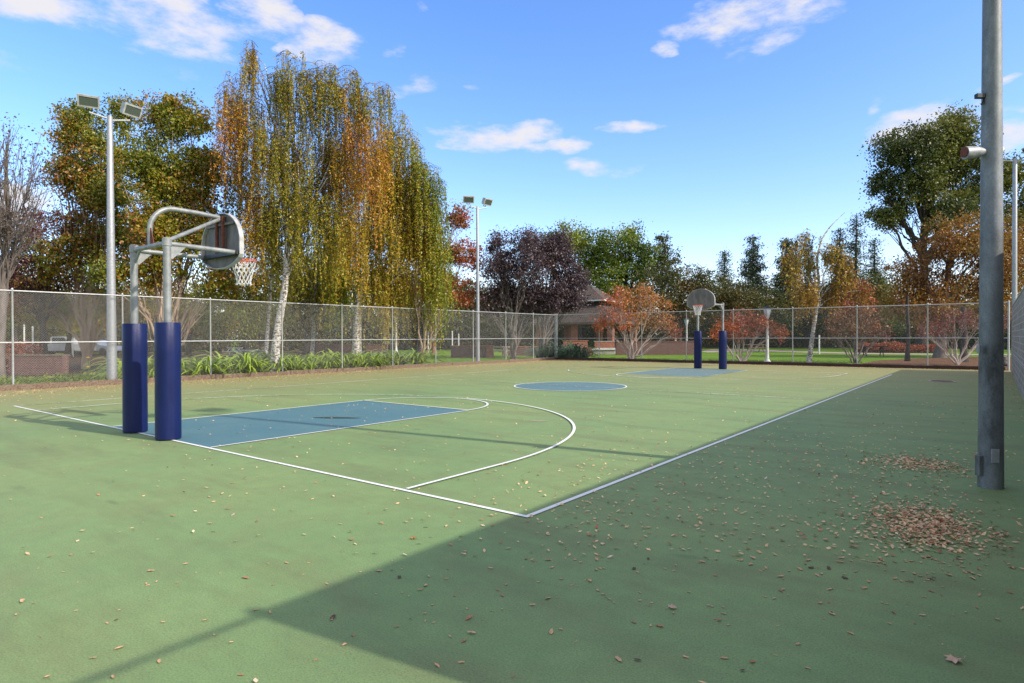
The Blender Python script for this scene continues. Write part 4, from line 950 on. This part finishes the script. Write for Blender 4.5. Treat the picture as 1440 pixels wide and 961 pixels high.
# ------------------------------------------------------------------ park furniture, walls, pavilion
def ubox(mb, u0, u1, d, z0, z1, thick, dshift=0):
    a, b = G(u0, d + dshift), G(u1, d + dshift); c = (a + b) / 2; L_ = np.linalg.norm(b - a)
    mb.box((c[0], c[1], (z0 + z1) / 2), (L_, thick, z1 - z0), math.atan2(b[1] - a[1], b[0] - a[0])); return c
def low_wall(label, u0, u1, d, h, m, cap='concrete', cap_t=.07, thick=.4, ends=False):
    c = (G(u0, d) + G(u1, d)) / 2; root = thing('brick_wall', (c[0], c[1], 0), label, 'brick wall', 'low brick walls in the park')
    mb = MB(); ubox(mb, u0, u1, d, -.05, h, thick); mb.build('brickwork', MT[m], root)
    mb = MB(); ubox(mb, u0 - 1, u1 + 1, d, h, h + cap_t, thick + .08); mb.build('coping', MT[cap], root)
    if ends:
        mb = MB(); ubox(mb, u1 - 8, u1 + 2, d - .15, -.05, h + .10, thick + .12); mb.build('end_pier', MT['brick'], root)
low_wall('dark brown planter wall at far left behind the ground cover', 18, 92, 28.3, .82, 'brick_dark', 'timber')
low_wall('long low red brown wall left of the second light pole base', 634, 692, 50, .85, 'brick_dark', 'brick', ends=True)
low_wall('dull brown brick wall behind the purple tree trunks', 706, 782, 54, .72, 'brick_dark', 'brick')
low_wall('lower bright orange brick wall behind the fence corner', 778, 832, 52, .62, 'brick', 'brick')
low_wall('upper orange brick wall stepped back behind the fence corner', 792, 826, 55, 1.2, 'brick', 'brick')
low_wall('long brown brick wall right of the pavilion', 866, 986, 55, 1.12, 'brick_dark', 'brick_dark')
low_wall('short brick wall under the pavilion roof', 836, 864, 60, 1.1, 'brick', 'concrete')
low_wall('low dark wall far behind the left lawn', 430, 545, 64, .8, 'brick_dark', 'brick_dark')
# pavilion
pv = G(845, 64); pav = thing('pavilion', (pv[0], pv[1], 0), 'park pavilion with a two tier brown hipped roof on brick pillars', 'pavilion')
yaw = R(8)
def hip(c, w, d_, z0, z1, rr=.35):
    m = Matrix.Rotation(yaw, 3, 'Z'); x, y = w / 2, d_ / 2; v = [(-x, -y, z0), (x, -y, z0), (x, y, z0), (-x, y, z0), (-x * rr, -y * rr, z1), (x * rr, -y * rr, z1), (x * rr, y * rr, z1), (-x * rr, y * rr, z1), (-x, -y, z0 - .12), (x, -y, z0 - .12), (x, y, z0 - .12), (-x, y, z0 - .12)]
    mb = MB(); mb.add([tuple(m @ Vector(p) + Vector((c[0], c[1], 0))) for p in v], [(0, 1, 5, 4), (1, 2, 6, 5), (2, 3, 7, 6), (3, 0, 4, 7), (4, 5, 6, 7), (8, 9, 1, 0), (9, 10, 2, 1), (10, 11, 3, 2), (11, 8, 0, 3), (11, 10, 9, 8)]); return mb
pc = G(826, 66)
lo_ = hip(pc, 9.5, 8.5, 3.0, 4.7, .55).build('lower_roof', MT['shingle'], pav)
cl = MB().box((pc[0], pc[1], 4.95), (4.6, 4.0, .6), yaw).build('clerestory', MT['bark_dark'], pav)
up_ = hip(pc, 5.6, 5.0, 5.35, 6.9, .18).build('upper_roof', MT['shingle'], pav)
mb = MB(); m3 = Matrix.Rotation(yaw, 3, 'Z')
for (w, d_, z, host) in ((9.56, 8.56, 2.88, lo_), (5.66, 5.06, 5.24, up_)):
    mb = MB()
    for sx, sy, lx, ly in ((0, -1, w, .06), (0, 1, w, .06), (-1, 0, .06, d_), (1, 0, .06, d_)):
        c = m3 @ Vector((sx * w / 2, sy * d_ / 2, 0)); mb.box((pc[0] + c.x, pc[1] + c.y, z), (lx + .06, ly, .14), yaw)
    mb.build('gutter', MT['white_paint'] if host is up_ else MT['timber'], host)
for sx in (-1, 0, 1):
    for sy in (-1, 1):
        c = m3 @ Vector((sx * 3.9, sy * 3.4, 0)); MB().box((pc[0] + c.x, pc[1] + c.y, 1.43), (.55, .55, 2.9), yaw).build('brick_pillar', MT['brick'], pav)
MB().box((pc[0], pc[1], .01), (9.0, 8.0, .12), yaw).build('floor_slab', MT['concrete'], pav)
# small brick service building behind it
def picnic(label, u, d, rz, m='concrete', s=1.0):
    c = G(u, d); root = thing('picnic_table', (c[0], c[1], 0), label, 'picnic table', 'picnic tables in the park')
    mt = Matrix.Rotation(rz, 3, 'Z')
    def T(x, y, z): q = mt @ Vector((x * s, y * s, 0)); return (c[0] + q.x, c[1] + q.y, z * s)
    MB().box(T(0, 0, .75), (1.9 * s, .75 * s, .06), rz).build('table_top', MT[m], root)
    for y in (-.68, .68): MB().box(T(0, y, .45), (1.9 * s, .28 * s, .05), rz).build('bench', MT[m], root)
    for x in (-.6, .6):
        mb = MB(); mb.tube([T(x, -.68, .40), T(x, -.3, .72)], .035, 6); mb.tube([T(x, .68, .40), T(x, .3, .72)], .035, 6); mb.tube([T(x, -.55, -.03), T(x, -.15, .72)], .04, 6); mb.tube([T(x, .55, -.03), T(x, .15, .72)], .04, 6); mb.tube([T(x, -.72, .41), T(x, .72, .41)], .035, 6)
        mb.build('leg_frame', MT[m], root)
picnic('grey picnic table behind the strappy bed left of the tallest birch', 350, 42, R(30), 'galv_light')
picnic('second grey picnic table further left under the dark trees', 335, 52, R(10), 'galv_light')
picnic('pale picnic table left of the purple trees, by the brick wall end', 701, 52, R(20), 'concrete')
picnic('dark picnic table on the lawn behind the salmon crape myrtle', 1062, 62, R(40), 'timber')
picnic('dark picnic table on the lawn right of the red crape myrtle', 1228, 50, R(20), 'timber_dark')
# slabs under pavilion side
bs = G(848, 57); bn = thing('concrete_bench', (bs[0], bs[1], 0), 'pale concrete bench slab in front of the pavilion', 'bench')
mb = MB(); ubox(mb, 832, 866, 57, .38, .55, .6); mb.build('seat', MT['white_paint'], bn)
mb = MB(); ubox(mb, 834, 864, 57, -.05, .38, .4); mb.build('base', MT['concrete'], bn)
# lamp posts
def lamp(label, u, d, h):
    c = G(u, d); root = thing('lamp_post', (c[0], c[1], 0), label, 'lamp post', 'park lamp posts'); k = h / 3.3
    MB().lathe([(.22, -.03), (.22, .10), (.17, .16), (.11, .30), (.085, .6), (.07, 2.2), (.06, 2.62), (.10, 2.66), (.06, 2.72)], (c[0], c[1], 0), 16).build('post', MT['white_paint'], root, smooth=True)
    z = 2.72
    ln = MB().lathe([(.11, z), (.13, z + .04), (.24, z + .46), (.235, z + .47)], (c[0], c[1], 0), 4).build('lantern', MT['frosted'], root)
    MB().lathe([(.28, z + .47), (.28, z + .50), (.12, z + .62), (.05, z + .68)], (c[0], c[1], 0), 4).build('cap', MT['black_metal'], root)
    mb = MB()
    for j in range(4):
        w = math.pi / 2 * j; mb.tube([(c[0] + .135 * math.cos(w), c[1] + .135 * math.sin(w), z + .02), (c[0] + .25 * math.cos(w), c[1] + .25 * math.sin(w), z + .48)], .014, 4)
    mb.build('lantern_frame', MT['black_metal'], ln)
    for o in (root,): o.scale = (k, k, k)
lamp('white lamp post with tapered lantern behind the far fence, right of the far hoop', 1079, 36.6, 3.3)
lamp('distant white lamp post on the lawn beyond the long strappy bed', 557, 58, 3.7)
lamp('white lamp post hidden behind a fence post left of the far hoop', 965.5, 56, 3.2)
# playground climbing frame
c = G(549, 66); root = thing('climbing_frame', (c[0], c[1], 0), 'white tubular climbing frame on the lawn beyond the strappy bed', 'climbing frame')
mb_l = []
for du in (-.55, .05, .55):
    a = c + RT * np.array([1, 1, 0]) * du; MB().tube([(a[0], a[1], -.03), (a[0], a[1], 1.9 if du < .5 else 1.7)], .035, 8).build('upright', MT['galv_light'], root)
mb = MB()
for z in (.9, 1.25, 1.6, 1.88):
    a = c - RT * np.array([1, 1, 0]) * .55; b = c + RT * np.array([1, 1, 0]) * (.55 if z < 1.8 else .05); mb.tube([(a[0], a[1], z), (b[0], b[1], z)], .025, 6)
mb.build('rungs', MT['galv_light'], root)
# drinking fountain
c = G(610, 62); root = thing('drinking_fountain', (c[0], c[1], 0), 'small reddish drinking fountain pedestal on the lawn left of the second light pole', 'drinking fountain')
MB().lathe([(.34, -.03), (.34, .08), (.15, .12), (.13, 1.0), (.2, 1.08)], (c[0], c[1], 0), 12).build('pedestal', MT['brick'], root)
MB().lathe([(.2, 1.08), (.42, 1.18), (.42, 1.25), (.3, 1.2)], (c[0], c[1], 0), 16).build('basin', MT['concrete'], root)
MB().tube([(c[0], c[1], 1.2), (c[0], c[1], 1.45), (c[0] + .1, c[1], 1.5)], .03, 8).build('spout', MT['galv'], root)
# white marker posts
for u, d, h, lab in ((602, 66, 2.2, 'thin white post left of the drinking fountain'), (636, 66, 2.2, 'thin white post right of the drinking fountain'), (645, 70, 1.9, 'short white post behind the low brick wall'), (1152, 56, 1.6, 'thin white post on the lawn right of the curved birch'), (950, 57, 2.2, 'thin white post left of the far hoop, above the brick wall'),
                     (34, 56, 3.0, 'leftmost pale slim post beyond the planter wall'), (46, 55, 2.6, 'pale slim post second from the left beyond the planter wall'), (62, 58, 2.6, 'pale slim post third from the left beyond the planter wall'), (102, 54, 2.3, 'pale slim post beside the parked pickup')):
    c = G(u, d); o = MB().lathe([(.07, -.03), (.065, h - .05), (.09, h - .03), (.09, h), (.02, h + .06)], (c[0], c[1], 0), 8).build('marker_post', MT['white_paint'], origin=(c[0], c[1], 0)); tag(o, lab, 'post', 'slim pale posts in the park')
# parked vehicles far at the left
def car(label, u, d, rz, body, pick=False):
    c = G(u, d); name = 'pickup_truck' if pick else 'parked_car'; root = thing(name, (c[0], c[1], 0), label, 'pickup truck' if pick else 'car')
    m = Matrix.Rotation(rz, 3, 'Z')
    def T(x, y, z): q = m @ Vector((x, y, 0)); return (c[0] + q.x, c[1] + q.y, z)
    if pick: prof = [(-2.6, .45), (-2.6, 1.05), (-.5, 1.08), (-.35, 1.75), (.9, 1.75), (1.35, 1.15), (2.5, 1.02), (2.6, .45)]; win = [(-.25, 1.15), (-.2, 1.65), (.8, 1.65), (1.15, 1.18)]
    else: prof = [(-2.2, .35), (-2.25, .9), (-1.6, 1.0), (-1.0, 1.42), (.4, 1.42), (1.1, .98), (2.1, .82), (2.2, .35)]; win = [(-1.3, 1.0), (-.9, 1.34), (.35, 1.34), (.9, 1.0)]
    MB().prism(prof, lambda x, z: T(x, -.85, z), lambda x, z: T(x, .85, z)).build('body', body, root, bevel=.06)
    for s in (-1, 1): MB().prism(win, lambda x, z: T(x, s * .83, z), lambda x, z: T(x, s * .862, z)).build('window', MT['car_glass'], root)
    for x in (-1.4, 1.4):
        for s in (-1, 1): MB().tube([T(x, s * .70, .34), T(x, s * .88, .34)], .34, 18).build('wheel', MT['rubber'], root)
car('white pickup truck parked far behind the planter wall at left', 86, 56, R(40), MT['car_white'], True)
car('silver grey car parked far away left of the near padded posts', 135, 60, R(30), MT['car_silver'])

# ------------------------------------------------------------------ sky, sun
EL = 35.0; SAZ = math.atan2(.989, .146)      # bearing of the sun from +Y towards +X
SKY, SUN, EXPO = .15, 2.2, 1.1
w = bpy.data.worlds.new('World'); scene.world = w; w.use_nodes = True; nt = w.node_tree; nt.nodes.clear()
out = N(nt, 'ShaderNodeOutputWorld'); bg = N(nt, 'ShaderNodeBackground'); sky = N(nt, 'ShaderNodeTexSky', sky_type='NISHITA')
sky.sun_disc = False; sky.sun_elevation = R(EL); sky.sun_rotation = SAZ; sky.air_density = 1.0; sky.dust_density = .9; sky.ozone_density = 1.6
bg.inputs[1].default_value = SKY
hs = N(nt, 'ShaderNodeHueSaturation'); hs.inputs['Saturation'].default_value = 1.27
skm = N(nt, 'ShaderNodeMix', data_type='RGBA', blend_type='MULTIPLY'); skm.inputs[0].default_value = 1; skm.inputs[7].default_value = (1.0, .925, 1.01, 1)
nt.links.new(sky.outputs[0], skm.inputs[6]); nt.links.new(skm.outputs[2], hs.inputs['Color'])
tc = N(nt, 'ShaderNodeTexCoord')
def MA(op, a, b=None, c=None, clamp=False):
    n = N(nt, 'ShaderNodeMath', operation=op); n.use_clamp = clamp
    for i, v in enumerate((a, b, c)):
        if v is None: continue
        if isinstance(v, (int, float)): n.inputs[i].default_value = v
        else: nt.links.new(v, n.inputs[i])
    return n.outputs[0]
nz = N(nt, 'ShaderNodeTexNoise'); nz.inputs['Scale'].default_value = 11; nz.inputs['Detail'].default_value = 9; nz.inputs['Roughness'].default_value = .62
mp = N(nt, 'ShaderNodeMapping'); mp.inputs['Scale'].default_value = (1, 1, 2.6); nt.links.new(tc.outputs['Generated'], mp.inputs[0]); nt.links.new(mp.outputs[0], nz.inputs['Vector'])
nz2 = N(nt, 'ShaderNodeTexNoise'); nz2.inputs['Scale'].default_value = 8; nz2.inputs['Detail'].default_value = 5; nt.links.new(mp.outputs[0], nz2.inputs['Vector'])
sx = N(nt, 'ShaderNodeSeparateXYZ'); nt.links.new(tc.outputs['Generated'], sx.inputs[0])
sc2 = N(nt, 'ShaderNodeSeparateColor'); nt.links.new(nz2.outputs['Color'], sc2.inputs[0])
az = MA('ADD', MA('ARCTAN2', sx.outputs[0], sx.outputs[1]), MA('MULTIPLY', MA('SUBTRACT', sc2.outputs[0], .5), .17))
el = MA('ADD', MA('ARCSINE', sx.outputs[2]), MA('MULTIPLY', MA('SUBTRACT', sc2.outputs[1], .5), .065))
CL = [(45, 8, 95, 24, 1.0), (190, 28, 90, 30, .95), (262, 40, 80, 42, .9), (210, 62, 70, 14, .5), (392, 22, 38, 22, 1.0), (458, 66, 48, 20, 1.0), (1065, 26, 74, 27, 1.05), (1000, 44, 45, 10, .7), (705, 188, 78, 14, 1.0), (785, 208, 36, 8, .85), (900, 189, 44, 9, .95), (843, 233, 45, 8, .65),
      (940, 70, 20, 7, .7), (1310, 178, 85, 24, .95), (1430, 196, 40, 20, .9), (1410, 158, 70, 6, .6), (590, 12, 12, 5, .7), (1365, 128, 26, 5, .6), (550, 70, 16, 8, .45), (575, 125, 32, 9, .4), (20, 285, 60, 30, .9), (60, 262, 40, 14, .6), (1240, 145, 14, 8, .5),
      (-120, 60, 120, 40, .9), (1600, 120, 120, 40, .9), (670, 120, 12, 5, .4)]
tot = None
for u, v, ru, rv, wt in CL:
    r_ = ray(u, v); nr = np.linalg.norm(r_); r_ = r_ / nr; a0 = math.atan2(r_[0], r_[1]); e0 = math.asin(r_[2])
    wa = ru / F_PX / (nr ** 2 * math.cos(e0)) * 1.5; we = rv / F_PX / nr * 1.7
    wa = max(wa, .004)
    dx = MA('DIVIDE', MA('SUBTRACT', az, a0), wa); dy = MA('DIVIDE', MA('SUBTRACT', el, e0), we)
    q = MA('MULTIPLY', MA('SUBTRACT', 1.0, MA('ADD', MA('MULTIPLY', dx, dx), MA('MULTIPLY', dy, dy)), None, True), wt)
    tot = q if tot is None else MA('MAXIMUM', tot, q)
# unseen broken cloud, added overhead and behind the camera to lift shadow fill
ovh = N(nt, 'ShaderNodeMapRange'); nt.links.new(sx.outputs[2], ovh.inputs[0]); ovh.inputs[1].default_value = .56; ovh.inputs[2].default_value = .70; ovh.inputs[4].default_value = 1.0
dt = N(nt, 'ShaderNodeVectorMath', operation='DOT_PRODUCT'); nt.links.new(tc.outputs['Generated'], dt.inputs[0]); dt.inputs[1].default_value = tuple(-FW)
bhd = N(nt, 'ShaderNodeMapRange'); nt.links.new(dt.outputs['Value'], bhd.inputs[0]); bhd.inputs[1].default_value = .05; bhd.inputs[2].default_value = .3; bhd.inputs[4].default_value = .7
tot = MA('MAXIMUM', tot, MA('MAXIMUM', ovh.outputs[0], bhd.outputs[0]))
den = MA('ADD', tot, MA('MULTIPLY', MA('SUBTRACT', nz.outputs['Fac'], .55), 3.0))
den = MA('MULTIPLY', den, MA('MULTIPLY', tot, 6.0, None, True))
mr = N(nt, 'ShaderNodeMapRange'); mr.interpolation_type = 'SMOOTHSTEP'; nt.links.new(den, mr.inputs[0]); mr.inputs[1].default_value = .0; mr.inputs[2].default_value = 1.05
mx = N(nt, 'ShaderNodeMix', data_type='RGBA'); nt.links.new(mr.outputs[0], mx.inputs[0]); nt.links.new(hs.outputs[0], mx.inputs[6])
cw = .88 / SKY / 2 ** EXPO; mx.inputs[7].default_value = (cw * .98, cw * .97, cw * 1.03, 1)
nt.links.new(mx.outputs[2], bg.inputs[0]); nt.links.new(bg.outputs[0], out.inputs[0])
sd = bpy.data.lights.new('sun', 'SUN'); sun = bpy.data.objects.new('sun', sd); col.objects.link(sun)
sd.energy = SUN; sd.angle = R(.8); sd.color = (1.0, .93, .82)
sv = Vector((math.sin(SAZ) * math.cos(R(EL)), math.cos(SAZ) * math.cos(R(EL)), math.sin(R(EL))))
sun.rotation_euler = sv.to_track_quat('Z', 'Y').to_euler(); sun.location = (30, 0, 40)
vs_ = scene.view_settings; vs_.view_transform = 'Standard'; vs_.look = 'None'; vs_.exposure = EXPO; vs_.gamma = 1; vs_.use_curve_mapping = False
scene.cycles.max_bounces = 6; scene.cycles.transparent_max_bounces = 8
